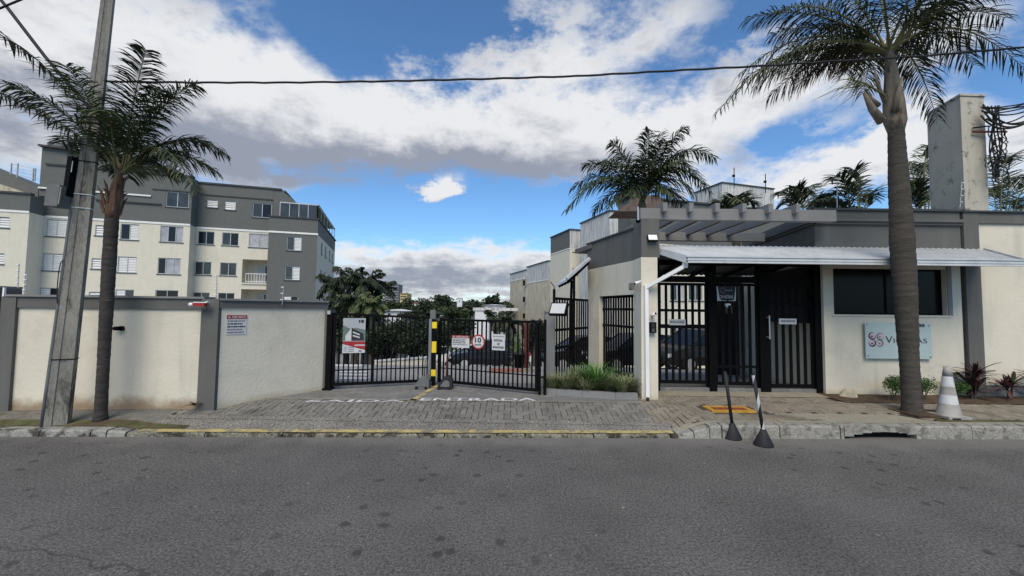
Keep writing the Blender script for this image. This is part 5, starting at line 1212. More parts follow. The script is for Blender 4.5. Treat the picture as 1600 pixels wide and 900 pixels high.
# ------------------------------------------------------------------ condominium blocks (all share one street grid)
AL = math.atan(.3); D1 = V((math.cos(AL), math.sin(AL), 0)); D2 = V((-math.sin(AL), math.cos(AL), 0))
def cdepth(px, Y): p = at(px, 480, Y); return p.dot(D2)
def hitD(px, py, off):
    r = ray(px, py); k = (off-EYE.dot(D2))/r.dot(D2); p = EYE+r*k; return p.dot(D1), p.z
def wpt(s_, t_, z_): return D1*s_+D2*t_+V((0, 0, z_))
def window(parent, org, dr, nr, a, b, c, e, kind, depth=.1):
    """window in an opening a..b, c..e of a wall plane; kind letters per leaf: g glass, s shutter, c curtain, v vent"""
    P = lambda s_, z_, k: V(org)+V(dr)*s_+V((0, 0, z_))-V(nr)*k
    fr = .05; m = MB()
    def bx(s0_, s1_, z0_, z1_, k0, k1): m.obox(P(s0_, z0_, k1), V(dr)*(s1_-s0_), V(nr)*(k1-k0), V((0, 0, z1_-z0_)))
    bx(a, b, c, c+fr, depth-.05, depth); bx(a, b, e-fr, e, depth-.05, depth); bx(a, a+fr, c+fr, e-fr, depth-.05, depth); bx(b-fr, b, c+fr, e-fr, depth-.05, depth)
    n_ = len(kind)
    for k in range(1, n_): x = lerp(a, b, k/n_); bx(x-fr/2, x+fr/2, c+fr, e-fr, depth-.06, depth-.002)
    f = m.build('window', 'rail_metal', parent)
    m = MB(); m.obox(P(a-.06, c-.07, 0), V(dr)*(b-a+.12), V(nr)*.06, V((0, 0, .06))); m.build('sill', 'dark_trim', f)
    for k, ch in enumerate(kind):
        x0, x1 = lerp(a, b, k/n_)+fr/2, lerp(a, b, (k+1)/n_)-fr/2; m = MB()
        if ch == 'g': m.quad(P(x0, c+fr, depth-.01), P(x1, c+fr, depth-.01), P(x1, e-fr, depth-.01), P(x0, e-fr, depth-.01)); m.build('pane', 'glass_grey', f)
        elif ch == 'd': m.quad(P(x0, c+fr, depth-.01), P(x1, c+fr, depth-.01), P(x1, e-fr, depth-.01), P(x0, e-fr, depth-.01)); m.build('pane', 'glass_dark', f)
        elif ch == 'c':
            n2 = 12
            for q in range(n2):
                xa, xb = lerp(x0, x1, q/n2), lerp(x0, x1, (q+1)/n2); m.quad(P(xa, c+fr, depth-.01-.03*(q % 2)), P(xb, c+fr, depth-.01-.03*((q+1) % 2)), P(xb, e-fr, depth-.01-.03*((q+1) % 2)), P(xa, e-fr, depth-.01-.03*(q % 2)))
            m.build('curtain', 'curtain', f)
        elif ch in 'sv':
            ns = 9 if ch == 's' else 4
            for q in range(ns):
                z0_, z1_ = lerp(c+fr, e-fr, q/ns), lerp(c+fr, e-fr, (q+.8)/ns); m.quad(P(x0, z0_, depth-.05), P(x1, z0_, depth-.05), P(x1, z1_, depth-.01), P(x0, z1_, depth-.01))
            m.build('shutter' if ch == 's' else 'louvre', 'shutter', f)
            mb = MB(); mb.quad(P(x0, c+fr, depth-.002), P(x1, c+fr, depth-.002), P(x1, e-fr, depth-.002), P(x0, e-fr, depth-.002)); mb.build('backing', 'shutter' if ch == 's' else 'glass_dark', f)
    return f
# left block ---------------------------------------------------------------
T1 = at(295, 415, 34.7).dot(D2); T3 = T1+1.2; T4 = T3-1.0; T0 = T1-1.5
s_0a = hitD(-160, 400, T0)[0]; s_0b = hitD(41, 400, T0)[0]; s_1b = hitD(295, 400, T1)[0]; s_3b = hitD(423, 400, T3)[0]; s_4b = hitD(495, 400, T4)[0]; s_4a = s_3b
zB0 = -2.8
zband = hitD(296, 351.5, T1)[1]
ztop3 = hitD(390, 293, T3)[1]; zpar4 = hitD(460, 341, T4)[1]; zpar1 = hitD(262, 274, T1)[1]; ztw = hitD(63, 229, T1)[1]; zpar0 = hitD(30, 303, T0)[1]
rows = [hitD(265, 365.6, T1)[1], hitD(265, 415.7, T1)[1]]; fl = rows[0]-rows[1]; rows.append(rows[1]-fl); rows.append(rows[2]-fl); rowt = hitD(280, 312, T1)[1]
tb_ = thing('apartment_block', wpt((s_1b+s_3b)/2, T3, zB0), 'large cream and dark grey apartment block behind the left wall', 'building')
NR = -D2
def wins(T_, specs, hh=None):
    out = []
    for px, wpx, r, kind, h in specs:
        z = rows[r] if r < 5 else hitD(px, r, T_)[1]
        # width measured at the pixel height of the window
        py = 483-(z-1.7)*640/34.5; s0_ = hitD(px-wpx/2, py, T_)[0]; s1_ = hitD(px+wpx/2, py, T_)[0]; out.append((s0_, s1_, z-h/2, z+h/2, kind))
    return out
def face(name, T_, sa, sb, z0, z1, W, mats, split=None):
    if split is None: split = z1
    org = D2*T_; m = MB()
    lowW = [w for w in W if w[3] <= split]; hiW = [w for w in W if w[2] >= split]
    holed(m, sa, sb, z0, split, lowW, org, D1, NR, .14)
    m.build('wall', mats[0], tb_, fix=False)
    if z1 > split:
        m = MB(); holed(m, sa, sb, split, z1, hiW, org, D1, NR, .14); m.build('upper_wall', mats[1], tb_, fix=False)
        MB().obox(org+D1*sa+NR*.05+V((0, 0, split-.08)), D1*(sb-sa), -NR*.049, V((0, 0, .16))).build('white_band', 'white_trim', tb_)
    MB().obox(org+D1*(sa-.05)+NR*.1+V((0, 0, z1)), D1*(sb-sa+.1), -NR*.4, V((0, 0, .14))).build('coping', 'dark_trim', tb_)
    for w in W: window(tb_, org, D1, NR, *w[:4], w[4])
W0 = wins(T0, [(4, 18, 0, 'v', .8), (-2, 14, 1, 'v', .8), (-70, 30, 0, 'gs', 1.3), (-70, 30, 1, 'gs', 1.3)])
face('b0', T0, s_0a, s_0b, zB0, zpar0, W0, ('cream_far', 'grey_far'), zband)
W1 = wins(T1, [(87, 32, 0, 'ss', 1.35), (81, 32, 1, 'ss', 1.35), (76, 32, 2, 'sd', 1.35), (156, 16, 0, 'v', .85), (150, 16, 1, 'v', .85), (147, 18, 2, 'v', .85),
               (202, 29, 0, 'ds', 1.3), (198, 29, 1, 'ss', 1.3), (194, 29, 2, 'sg', 1.3), (268, 36, 0, 'cdc', 1.35), (264, 36, 1, 'dcc', 1.35), (260, 36, 2, 'dd', 1.35), (277, 36, 312, 'gg', 1.3)])
s_1a = hitD(63, 400, T1)[0]
face('b1', T1, s_1a, s_1b, zB0, zpar1, W1, ('cream_far', 'grey_far'), zband)
W3 = wins(T3, [(322, 26, 0, 'dd', 1.15), (317, 26, 1, 'gg', 1.15), (314, 26, 2, 'gg', 1.15), (360, 26, 0, 'gd', 1.15), (356.5, 26, 1, 'gg', 1.15), (353, 26, 2, 'dd', 1.15), (405, 32, 0, 'cc', 1.25),
               (332, 17, 318, 'v', .7), (360, 17, 321, 'v', .8), (410, 30, 329, 'gd', 1.3)])
bal = []
for r in (1, 2):
    z = rows[r]; s0_, s1_ = hitD(378, 430, T3)[0], hitD(420, 430, T3)[0]; bal.append((s0_, s1_, z-1.3, z+.95))
org3 = D2*T3; m = MB(); low = [w for w in W3 if w[3] <= zband]; hi = [w for w in W3 if w[2] >= zband]
holed(m, s_1b-.0, s_3b, zB0, zband, low+bal, org3, D1, NR, .14); m.build('wall', 'cream_far', tb_, fix=False)
m = MB(); holed(m, s_1b, s_3b, zband, ztop3, hi, org3, D1, NR, .14); m.build('upper_wall', 'grey_far', tb_, fix=False)
MB().obox(org3+D1*s_1b+NR*.05+V((0, 0, zband-.08)), D1*(s_3b-s_1b), -NR*.049, V((0, 0, .16))).build('white_band', 'white_trim', tb_)
MB().obox(org3+D1*s_1b+NR*.1+V((0, 0, ztop3)), D1*(hitD(440, 298, T3)[0]-s_1b), -NR*.4, V((0, 0, .14))).build('coping', 'dark_trim', tb_)
for w in W3: window(tb_, org3, D1, NR, *w[:4], w[4])
for (a, b, c, e) in bal:   # recessed balconies
    o = org3; m = MB(); dp = 1.5
    P = lambda s_, z_, k: o+D1*s_+V((0, 0, z_))-NR*k
    m.quad(P(a, c, dp), P(b, c, dp), P(b, e, dp), P(a, e, dp)); m.quad(P(a, c, 0), P(a, c, dp), P(a, e, dp), P(a, e, 0)); m.quad(P(b, c, 0), P(b, c, dp), P(b, e, dp), P(b, e, 0)); m.quad(P(a, c, 0), P(b, c, 0), P(b, c, dp), P(a, c, dp)); m.quad(P(a, e, 0), P(b, e, 0), P(b, e, dp), P(a, e, dp))
    bo = m.build('balcony', 'cream_far', tb_, fix=False)
    window(tb_, o-NR*(dp-.12), D1, NR, lerp(a, b, .4), b-.1, c+.1, c+1.85, 'cd', .05)
    MB().obox(P(a, c, -.1), D1*(b-a), -NR*.1, V((0, 0, .12))).build('slab_edge', 'cream_far', bo)
    rl = MB()
    for z in (.25, .95): rl.bar(P(lerp(a, b, .15), c+z, -.05), P(b-.05, c+z, -.05), .04, .05)
    for k in range(9): x = lerp(lerp(a, b, .15), b-.05, k/8); rl.bar(P(x, c+.1, -.05), P(x, c+.97, -.05), .025, .025)
    rl.build('railing', 'white_paint', bo)
# grey corner bay and its side
W4 = wins(T4, [(460, 23, 0, 'gs', 1.25), (457, 23, 1, 'gs', 1.25), (454, 23, 2, 'sd', 1.25)])
W4 = [(a, b, c-.25, e-.25, k) for a, b, c, e, k in W4]
org4 = D2*T4; m = MB(); holed(m, s_4a, s_4b, zB0, zpar4, W4, org4, D1, NR, .14); m.build('wall', 'grey_far', tb_, fix=False)
for w in W4: window(tb_, org4, D1, NR, *w[:4], w[4])
zb4 = hitD(460, 364, T4)[1]
MB().obox(org4+D1*s_4a+NR*.05+V((0, 0, zb4-.08)), D1*(s_4b-s_4a+.05), -NR*.049, V((0, 0, .16))).build('white_band', 'white_trim', tb_)
# side face toward the valley
c4 = wpt(s_4b, T4, 0); u2 = (521-800)/640; ls_ = (c4.x-u2*c4.y)/(u2*D2.y-D2.x); sideL = ls_
orgS = c4; m = MB(); SW = []
for r, zz_ in enumerate((rows[0]-.25, rows[1]-.25, rows[2]-.25)):
    for f_ in (.18, .38, .62, .8): SW.append((sideL*f_, sideL*f_+.9, zz_-.55, zz_+.6, 'd'))
m = MB(); holed(m, 0, sideL, zB0, zb4, SW, orgS, D2, D1, .12); m.build('side_wall', 'cream_far', tb_, fix=False)
for w in SW: window(tb_, orgS, D2, D1, *w[:4], w[4])
MB().quad and None
m = MB(); holed(m, 0, sideL, zb4, zpar4, [], orgS, D2, D1, .1); m.build('side_parapet', 'grey_far', tb_, fix=False)
# terrace glazing on top of the corner bay
zg = hitD(470, 318, T4)[1]; s_g0 = hitD(437, 330, T4)[0]; tgz = MB()
for k in range(5): x = lerp(s_g0, s_4b-.1, k/4); tgz.bar(wpt(x, T4+.15, zpar4), wpt(x, T4+.15, zg), .06, .06)
for k in range(7): y = lerp(.15, sideL-.3, k/6); tgz.bar(wpt(s_4b-.1, T4+y, zpar4), wpt(s_4b-.1, T4+y, zg), .06, .06)
tgz.bar(wpt(s_g0, T4+.15, zg), wpt(s_4b-.05, T4+.15, zg), .08, .1); tgz.bar(wpt(s_4b-.1, T4+.1, zg), wpt(s_4b-.1, T4+sideL, zg), .08, .1)
gz = tgz.build('terrace_glazing', 'rail_metal', tb_)
for k in range(4): a, b = lerp(s_g0, s_4b-.1, k/4)+.06, lerp(s_g0, s_4b-.1, (k+1)/4)-.06; m = MB(); m.quad(wpt(a, T4+.16, zpar4), wpt(b, T4+.16, zpar4), wpt(b, T4+.16, zg), wpt(a, T4+.16, zg)); m.build('pane', 'glass_grey', gz)
MB().quad
m = MB(); m.quad(wpt(s_g0, T4+.15, zg+.06), wpt(s_4b, T4+.15, zg+.06), wpt(s_4b, T4+sideL, zg+.06), wpt(s_g0, T4+sideL, zg+.06)); m.build('terrace_roof', 'glass_grey', gz)
m = MB(); m.obox(wpt(s_4a-.05, T4-.1, zpar4), D1*(s_4b-s_4a+.15), D2*.3, V((0, 0, .12))); m.obox(wpt(s_4b-.2, T4+.2, zpar4), D1*.3, D2*sideL, V((0, 0, .12))); m.build('coping', 'dark_trim', tb_)
# returns, roofs, tower
def vquad(m, s0_, t0_, s1_, t1_, z0_, z1_): m.quad(wpt(s0_, t0_, z0_), wpt(s1_, t1_, z0_), wpt(s1_, t1_, z1_), wpt(s0_, t0_, z1_))
for q4, mt4 in (((s_0b, T0, s_0b, T1, zB0, zband), 'cream_far'), ((s_1b, T1, s_1b, T3, zB0, zband), 'cream_far'), ((s_0b, T0, s_0b, T1, zband, zpar0), 'grey_far'), ((s_1b, T1, s_1b, T3, zband, zpar1), 'grey_far'), ((s_4a, T4, s_4a, T3, zB0, zpar4), 'grey_far')):
    m = MB(); vquad(m, *q4); m.build('return_wall', mt4, tb_, fix=False)
MB().obox(wpt(s_0a, T0+3, zpar0-.5), D1*(s_0b-s_0a), D2*10, V((0, 0, .2))).build('roof_slab', 'grey_far', tb_)
# upper floor volume: slopes down to the right behind the terrace
sR = hitD(440, 298, T3)[0]; sE = hitD(458, 318, T3)[0]
m = MB(); m.prism([wpt(s_3b-.02, T3+.02, zpar4-.8), wpt(sE+.5, T3+.02, zpar4-.8), wpt(sE+.3, T3+.02, hitD(456, 316, T3)[1]), wpt(sR, T3+.02, ztop3), wpt(s_3b-.02, T3+.02, ztop3)], D2*8); m.build('penthouse_end', 'grey_far', tb_)
m = MB(); m.obox(wpt(s_1b+.3, T3+.15, ztop3-.1), D1*(sR-s_1b), D2*9, V((0, 0, .15))); m.build('roof_slab', 'grey_far', tb_)
tw0 = hitD(63, 260, T1)[0]; tw1 = hitD(240, 260, T1)[0]; tw2 = hitD(281, 276, T1+2)[0]; ztw2 = hitD(240, 252, T1+.05)[1]
MB().prism([wpt(tw0, T1+.05, zpar1-2.5), wpt(tw1+.2, T1+.05, zpar1-2.5), wpt(tw1+.2, T1+.05, ztw2), wpt(tw0, T1+.05, ztw)], D2*5).build('stair_tower', 'grey_far', tb_)
MB().prism([wpt(tw1+.19, T1+1.5, zpar1-1), wpt(tw2+.3, T1+1.5, zpar1-1), wpt(tw2, T1+1.5, hitD(279, 276, T1+1.5)[1]), wpt(tw1+.19, T1+1.5, hitD(240, 252, T1+1.5)[1])], D2*4).build('lean_to_roof', 'grey_far', tb_)
m = MB(); m.bar(wpt(tw0-.1, T1-.05, ztw+.06), wpt(tw1+.2, T1-.05, ztw2+.06), .4, .14); m.build('coping', 'dark_trim', tb_)
zl = hitD(180, 300, T1)[1]; MB().obox(wpt(tw0, T1-.1, hitD(80, 296, T1)[1]), D1*(hitD(237, 300, T1)[0]-tw0), D2*.12, V((0, 0, .12))).build('ledge', 'white_trim', tb_)
MB().obox(wpt(hitD(150, 316, T1)[0], T1-.12, hitD(190, 316, T1)[1]), D1*4.4, D2*.14, V((0, 0, .1))).build('ledge', 'dark_trim', tb_)
MB().obox(wpt(hitD(238, 296, T1)[0], T1-.06, hitD(262, 298, T1)[1]), D1*(s_1b-hitD(238, 296, T1)[0]), D2*.08, V((0, 0, .09))).build('ledge', 'dark_trim', tb_)
MB().obox(wpt(s_1b, T3-.06, hitD(360, 317-9, T3)[1]), D1*(s_3b-s_1b), D2*.08, V((0, 0, .09))).build('ledge', 'dark_trim', tb_)
c = wpt(hitD(95, 230, T1+2)[0], T1+2.0, hitD(95, 234, T1+2)[1]-.2)
t = thing('water_tank', c, 'round grey rooftop water tank on top of the stair tower', 'water tank'); MB().lathe(c, [(.75, 0), (.75, .55), (.65, .75), (.3, .9), (.05, .92)], 20).build('body', 'grey_light', t, smooth=True); MB().lathe(c+V((0, 0, .5)), [(.77, 0), (.77, .06)], 20).build('rim', 'dark_trim', t)
# far-left pitched roof block with railing
t = thing('roof_block', wpt(hitD(20, 300, T1+6)[0], T1+6, 8), 'dark pitched roof section with a steel railing at far left', 'roof')
za, zb2 = hitD(0, 266, T1+4)[1], hitD(58, 294, T1+4)[1]; sa, sb = hitD(-90, 266, T1+4)[0], hitD(60, 294, T1+4)[0]
MB().prism([wpt(sa, T1+4, zb2-2), wpt(sb, T1+4, zb2-2), wpt(sb, T1+4, zb2), wpt(hitD(0, 266, T1+4)[0], T1+4, za), wpt(sa, T1+4, za+1.5)], D2*4).build('gable', 'grey_far', t)
MB().prism([wpt(sa, T1+2, zb2-2.5), wpt(hitD(38, 305, T1+2)[0], T1+2, zb2-2.5), wpt(hitD(38, 304, T1+2)[0], T1+2, hitD(38, 303, T1+2)[1]), wpt(hitD(-5, 288, T1+2)[0], T1+2, hitD(-5, 286, T1+2)[1]), wpt(sa, T1+2, hitD(-5, 286, T1+2)[1])], D2*2).build('lower_gable', 'cream_old', t)
rl = MB(); T8 = T1+4.5
for px in (17, 27, 52, 55): rl.bar(wpt(hitD(px, 270, T8)[0], T8, hitD(px, 283, T8)[1]), wpt(hitD(px, 270, T8)[0], T8, hitD(px, 255 if px < 40 else 263, T8)[1]), .08, .08)
for k in range(4): rl.bar(wpt(hitD(17, 262, T8)[0], T8, hitD(17, 256+k*5, T8)[1]), wpt(hitD(55, 270, T8)[0], T8, hitD(55, 264+k*5, T8)[1]), .04, .04)
rl.build('railing', 'rail_metal', t)

# blocks on the right side of the internal road --------------------------------
def block(pc, Y, pfar, pright, ytop, label, mats, vents=(), top=None, grey=0.0, group=None, name='apartment_block', front_w=None, capbox=None):
    c = at(pc, 480, Y); s_, t_ = c.dot(D1), c.dot(D2); z0 = T(Y)-1; zt = at(pc, ytop, Y).z
    u2 = (pfar-800)/640; ln = (c.x-u2*c.y)/(u2*D2.y-D2.x)
    t = thing(name, V((c.x, c.y, z0)), label, 'building'); 
    fwid = front_w or hitD(pright, 480, t_)[0]-s_
    W = []
    for (px, py, wpx, hpx, kind) in vents:
        a, z_ = hitD(px-wpx/2, py, t_); b, _ = hitD(px+wpx/2, py, t_); k_ = Y/640; W.append((a, b, z_-hpx*k_/2, z_+hpx*k_/2, kind))
    zs_ = zt-grey
    m = MB(); holed(m, s_, s_+fwid, z0, zs_, [w for w in W if w[3] < zs_], D2*t_, D1, NR, .14); m.build('wall', mats[0], t, fix=False)
    m = MB(); holed(m, 0, ln, z0, zs_, [], c-V((0, 0, c.z)), D2, -D1, .1); m.build('side_wall', mats[0], t, fix=False)
    if grey:
        m = MB(); holed(m, s_, s_+fwid, zs_, zt, [w for w in W if w[2] >= zs_], D2*t_, D1, NR, .14); m.build('upper_wall', mats[2], t, fix=False)
        m = MB(); holed(m, 0, ln, zs_, zt, [], c-V((0, 0, c.z)), D2, -D1, .1); m.build('side_parapet', mats[1], t, fix=False)
        MB().obox(V((c.x, c.y, zs_-.06))-D1*.05-D2*.05, D2*ln, D1*.049, V((0, 0, .12))).build('white_band', 'white_trim', t)
    m = MB(); m.obox(V((c.x, c.y, zt))-D1*.12-D2*.12, D1*(fwid+.2), D2*.4, V((0, 0, .12))); m.obox(V((c.x, c.y, zt))-D1*.12+D2*.28, D1*.4, D2*(ln-.2), V((0, 0, .12))); m.obox(V((c.x, c.y, zt-.2))+D1*.28+D2*.28, D1*(fwid-.3), D2*(ln-.3), V((0, 0, .15)))
    m.build('coping', 'dark_trim', t)
    for w in W: window(t, D2*t_, D1, NR, *w[:4], w[4])
    return t, c, s_, t_, fwid, ln, zt
block(890, 48, 860, 930, 359, 'cream block with grey side parapet just left of the tiled canopy', ('cream_far', 'grey_far', 'white_old'), [(900, 388, 10, 11, 'v'), (898, 424, 9, 10, 'v'), (896, 461, 9, 10, 'v')], grey=2.2)
block(822, 66, 797, 845, 422, 'most distant small cream block with two dark openings', ('cream_old', 'white_old', 'white_old'), [(819, 442, 5, 9, 'd'), (819, 468, 5, 9, 'd'), (819, 494, 5, 9, 'd')], grey=1.3)
block(856, 57, 823, 900, 408, 'stained cream block between the distant one and the grey topped one', ('cream_old', 'white_old', 'white_old'), [], grey=2.6)
block(953, 40, 907, 1010, 330, 'stained white rooftop box behind the gatehouse wing', ('white_old', 'white_old', 'white_old'), [])
tD = block(985, 27, 966, 1330, 308, 'pale apartment block with windows seen through the pergola and gate', ('cream_far', 'grey_far', 'grey_far'),
      [(x, y, 22, h, k) for y, h in ((389, 26), (457, 26), (521, 26)) for x, k in ((1020, 'gs'), (1058, 'gc'), (1087, 'gg'), (1125, 'sg'))], grey=3.0)
p = at(1131, 300, 46); tq = block(1131, 46, 1087, 1213, 286, 'stained white roof top box with two aerials behind the pergola', ('white_old', 'white_old', 'white_old'), name='rooftop_box')[0]
for px, y0, y1 in ((1147, 290, 262), (1196, 298, 272)):
    a, b = at(px, y0+4, 46.5), at(px, y1, 46.5); t = thing('aerial', a, 'thin aerial rod on the white rooftop box, ' + ('left one' if px < 1170 else 'right one'), 'aerial'); MB().tube([a, b], .05, 5).build('mast', 'black_metal', t); MB().bar(a.lerp(b, .6)+V((-.2, 0, 0)), a.lerp(b, .6)+V((.1, 0, 0)), .1, .25).build('fitting', 'black_metal', t)
a, b = at(1013, 330, 30), at(1014, 201, 30); MB().tube([a, b], .035, 5).build('lightning_rod', 'black_metal', origin=a, label='tall thin lightning rod rising out of the bushy palm', cat='rod')
for px in (1308,): a, b = at(px, 325, 7.8), at(px, 284, 7.8); MB().tube([a, b], .008, 5).build('thin_rod', 'rail_metal', origin=a, label='thin grey rod on the gatehouse parapet', cat='rod')
a = at(996, 336, 7.1); t = thing('corner_lamp', a, 'small rod lamp at the left end of the pergola beam', 'lamp'); MB().tube([a+V((-.02, -.1, -.12)), a+V((-.02, -.1, .12))], .014, 6).build('rod', 'rail_metal', t); MB().tube([a+V((-.02, -.1, -.12)), a+V((-.02, -.1, -.16))], [.05, .02], 10).build('holder', 'black_metal', t)
# tiled roof behind bushy palm
a = at(985, 330, 24); MB().prism([at(962, 330, 24), at(1045, 330, 24), at(1030, 304, 24), at(1000, 306, 24)], (0, 2, 0)).build('tiled_roof', 'roof_tile', origin=a, label='brown tiled roof slope behind the bushy palm', cat='roof')

# ------------------------------------------------------------------ valley: walls, trees, distant houses
t = thing('retaining_wall', at(625, 575, 18), 'low pale wall across the internal road seen through the left gate leaf', 'wall')
a, b = at(586, 588, 17.5), at(668, 592, 19); zt = at(620, 563, 18).z
MB().bar(V((a.x, a.y, (zt-1.2+zt)/2)), V((b.x, b.y, (zt-1.2+zt)/2)), .2, 1.2).build('wall_panel', 'cream_far', t); MB().bar(V((a.x, a.y, zt+.03)), V((b.x, b.y, zt+.03)), .28, .05).build('coping', 'white_old', t)
t = thing('low_wall', at(545, 580, 13), 'low pale block behind the banner side of the gate', 'wall'); q = at(545, 575, 13.5); MB().box(q.x-.9, q.x+.35, 13.4, 13.8, T(13.5), q.z+.02).build('wall_panel', 'cream_far', t)
MB().box(q.x-.95, q.x+.4, 13.35, 13.85, q.z+.02, q.z+.07).build('coping', 'white_old', t)
m = MB()
for k in range(6):
    q0, q1 = at(528, 601-k*4, 9), at(572, 600-k*4, 9); Yk = 8.6+k*.55
    a_ = at(526, 590, Yk).x; b_ = at(572, 590, Yk).x; m.quad(V((a_, Yk, T(Yk)+.02)), V((b_, Yk, T(Yk)+.02)), V((b_, Yk+.28, T(Yk+.28)+.02)), V((a_, Yk+.28, T(Yk+.28)+.02)))
m.build('crosswalk_stripes', 'white_line', kind='structure')
t = thing('red_post', at(822, 560, 11), 'tall dark red steel post behind the right gate leaf', 'post'); q = at(822, 585, 11); q.z = T(11); MB().box(q.x-.06, q.x+.06, 10.95, 11.07, q.z, at(822, 505, 11).z).build('shaft', 'red_brown', t)
t = thing('waste_bin', at(811, 585, 10.9), 'black bin standing beside the dark red post', 'bin'); q = at(811, 585, 10.9); q.z = T(10.9); MB().lathe(q, [(.11, 0), (.14, .45), (.15, .47)], 12).build('body', 'black_metal', t, smooth=True); MB().lathe(q+V((0, 0, .47)), [(.155, 0), (.13, .05), (.02, .07)], 12).build('lid', 'rubber', t)
q = at(795, 588, 10.6); t = thing('traffic_island', (q.x, 10.6, T(10.6)), 'small traffic island with red painted kerb behind the right gate leaf', 'kerb')
MB().prism([V((q.x-.5, 10.4, T(10.4))), V((q.x+.6, 10.3, T(10.3))), V((q.x+.7, 12.4, T(12.4))), V((q.x-.2, 12.4, T(12.4)))], (0, 0, .1)).build('slab', 'concrete', t)
MB().bar(V((q.x-.5, 10.38, T(10.4)+.06)), V((q.x+.3, 10.3, T(10.3)+.06)), .06, .08).build('painted_kerb', 'red_faded', t)
cluster('yucca_plant', 806, 575, 12, 0, [(-6, 530, 0, .1), (6, 532, 0, .1), (0, 524, 0, .1), (-12, 545, 0, .2), (12, 548, 0, .2), (3, 538, .3, .1)], 'spiky green plant on the traffic island', fm='leaf_bright', Ln=.18, wd=.03, n_=14, cat='plant')
t = thing('inner_white_wall', at(770, 520, 40), 'white wall column standing left of the far cream blocks', 'wall'); q0, q1 = at(741, 560, 42), at(764, 490, 42); MB().box(q0.x, q1.x, 42, 44, T(42), q1.z+.3).build('wall_panel', 'house_white', t); MB().box(q0.x-.2, q1.x+3.0, 41.9, 44, q1.z+.3, q1.z+.6).build('coping', 'white_old', t)

# palms and trees at mid distance
def mid_palm(px, ptop, pbase, Y, spread, label, n_f=13, fm='leaf_dark'):
    c1 = at(px, ptop, Y); b = V((c1.x, c1.y, T(Y)))
    fr = []
    for k in range(int(n_f*1.7)):
        a = k*2.4+random.uniform(-.2, .2); e = random.uniform(-.9, 1.0); q_ = math.cos(e*.9); fr.append((math.cos(a)*spread*q_, -math.sin(e)*spread*.9, math.sin(a)*spread*q_*Y/640, random.uniform(.25, .5) if e > 0 else .55))
    return palm('palm_tree', b, b.lerp(c1, .5), c1-V((0, 0, .5)), (.18, .14), fr, label, Y, c1, spread*.40*Y/640, .075, n_=34, hang=1.0, fm=fm, rr=.03)
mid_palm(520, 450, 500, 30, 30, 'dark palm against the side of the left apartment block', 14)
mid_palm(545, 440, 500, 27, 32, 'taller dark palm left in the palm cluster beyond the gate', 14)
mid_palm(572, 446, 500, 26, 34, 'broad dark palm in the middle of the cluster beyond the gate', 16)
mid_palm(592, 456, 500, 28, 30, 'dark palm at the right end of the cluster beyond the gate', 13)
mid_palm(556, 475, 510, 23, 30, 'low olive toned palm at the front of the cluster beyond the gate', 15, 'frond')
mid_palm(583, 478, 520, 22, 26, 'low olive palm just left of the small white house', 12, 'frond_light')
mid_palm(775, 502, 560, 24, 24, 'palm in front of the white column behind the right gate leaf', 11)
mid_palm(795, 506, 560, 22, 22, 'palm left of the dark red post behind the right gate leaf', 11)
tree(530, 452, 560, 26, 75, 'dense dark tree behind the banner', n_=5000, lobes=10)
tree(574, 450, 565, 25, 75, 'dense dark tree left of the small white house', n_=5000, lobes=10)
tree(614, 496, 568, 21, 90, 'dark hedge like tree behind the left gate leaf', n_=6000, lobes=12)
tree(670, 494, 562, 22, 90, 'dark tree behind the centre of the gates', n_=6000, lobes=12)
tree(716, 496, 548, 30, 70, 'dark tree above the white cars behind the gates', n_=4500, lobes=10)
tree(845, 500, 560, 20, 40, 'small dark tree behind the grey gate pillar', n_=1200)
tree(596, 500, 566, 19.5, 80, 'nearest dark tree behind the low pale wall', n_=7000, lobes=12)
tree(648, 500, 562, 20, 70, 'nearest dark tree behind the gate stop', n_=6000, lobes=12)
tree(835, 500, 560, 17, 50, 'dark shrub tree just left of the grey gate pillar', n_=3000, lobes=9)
far_lab = [(612, 470, 500, 70, 40, 'dark round tree left of the tall distant tower'), (636, 464, 500, 80, 50, 'dark tree below the yellow building'), (660, 470, 502, 90, 60, 'tree right of the yellow building'),
           (695, 458, 492, 110, 44, 'high dark tree crown on the skyline left of centre'), (735, 466, 500, 90, 50, 'dark tree on the skyline at the centre'), (775, 455, 498, 75, 46, 'tall dark tree left of the far cream block'), (790, 468, 500, 70, 40, 'lower tree beside the far cream block'), (712, 478, 502, 60, 60, 'broad green tree above the right gate leaf'), (650, 485, 505, 50, 60, 'dark tree right of the small white house')]
for px, a_, b_, Y, wp, lab in far_lab: tree(px, a_, b_, Y, wp, lab, n_=1100, mat=random.choice(['leaf_dark', 'leaf_mid']))
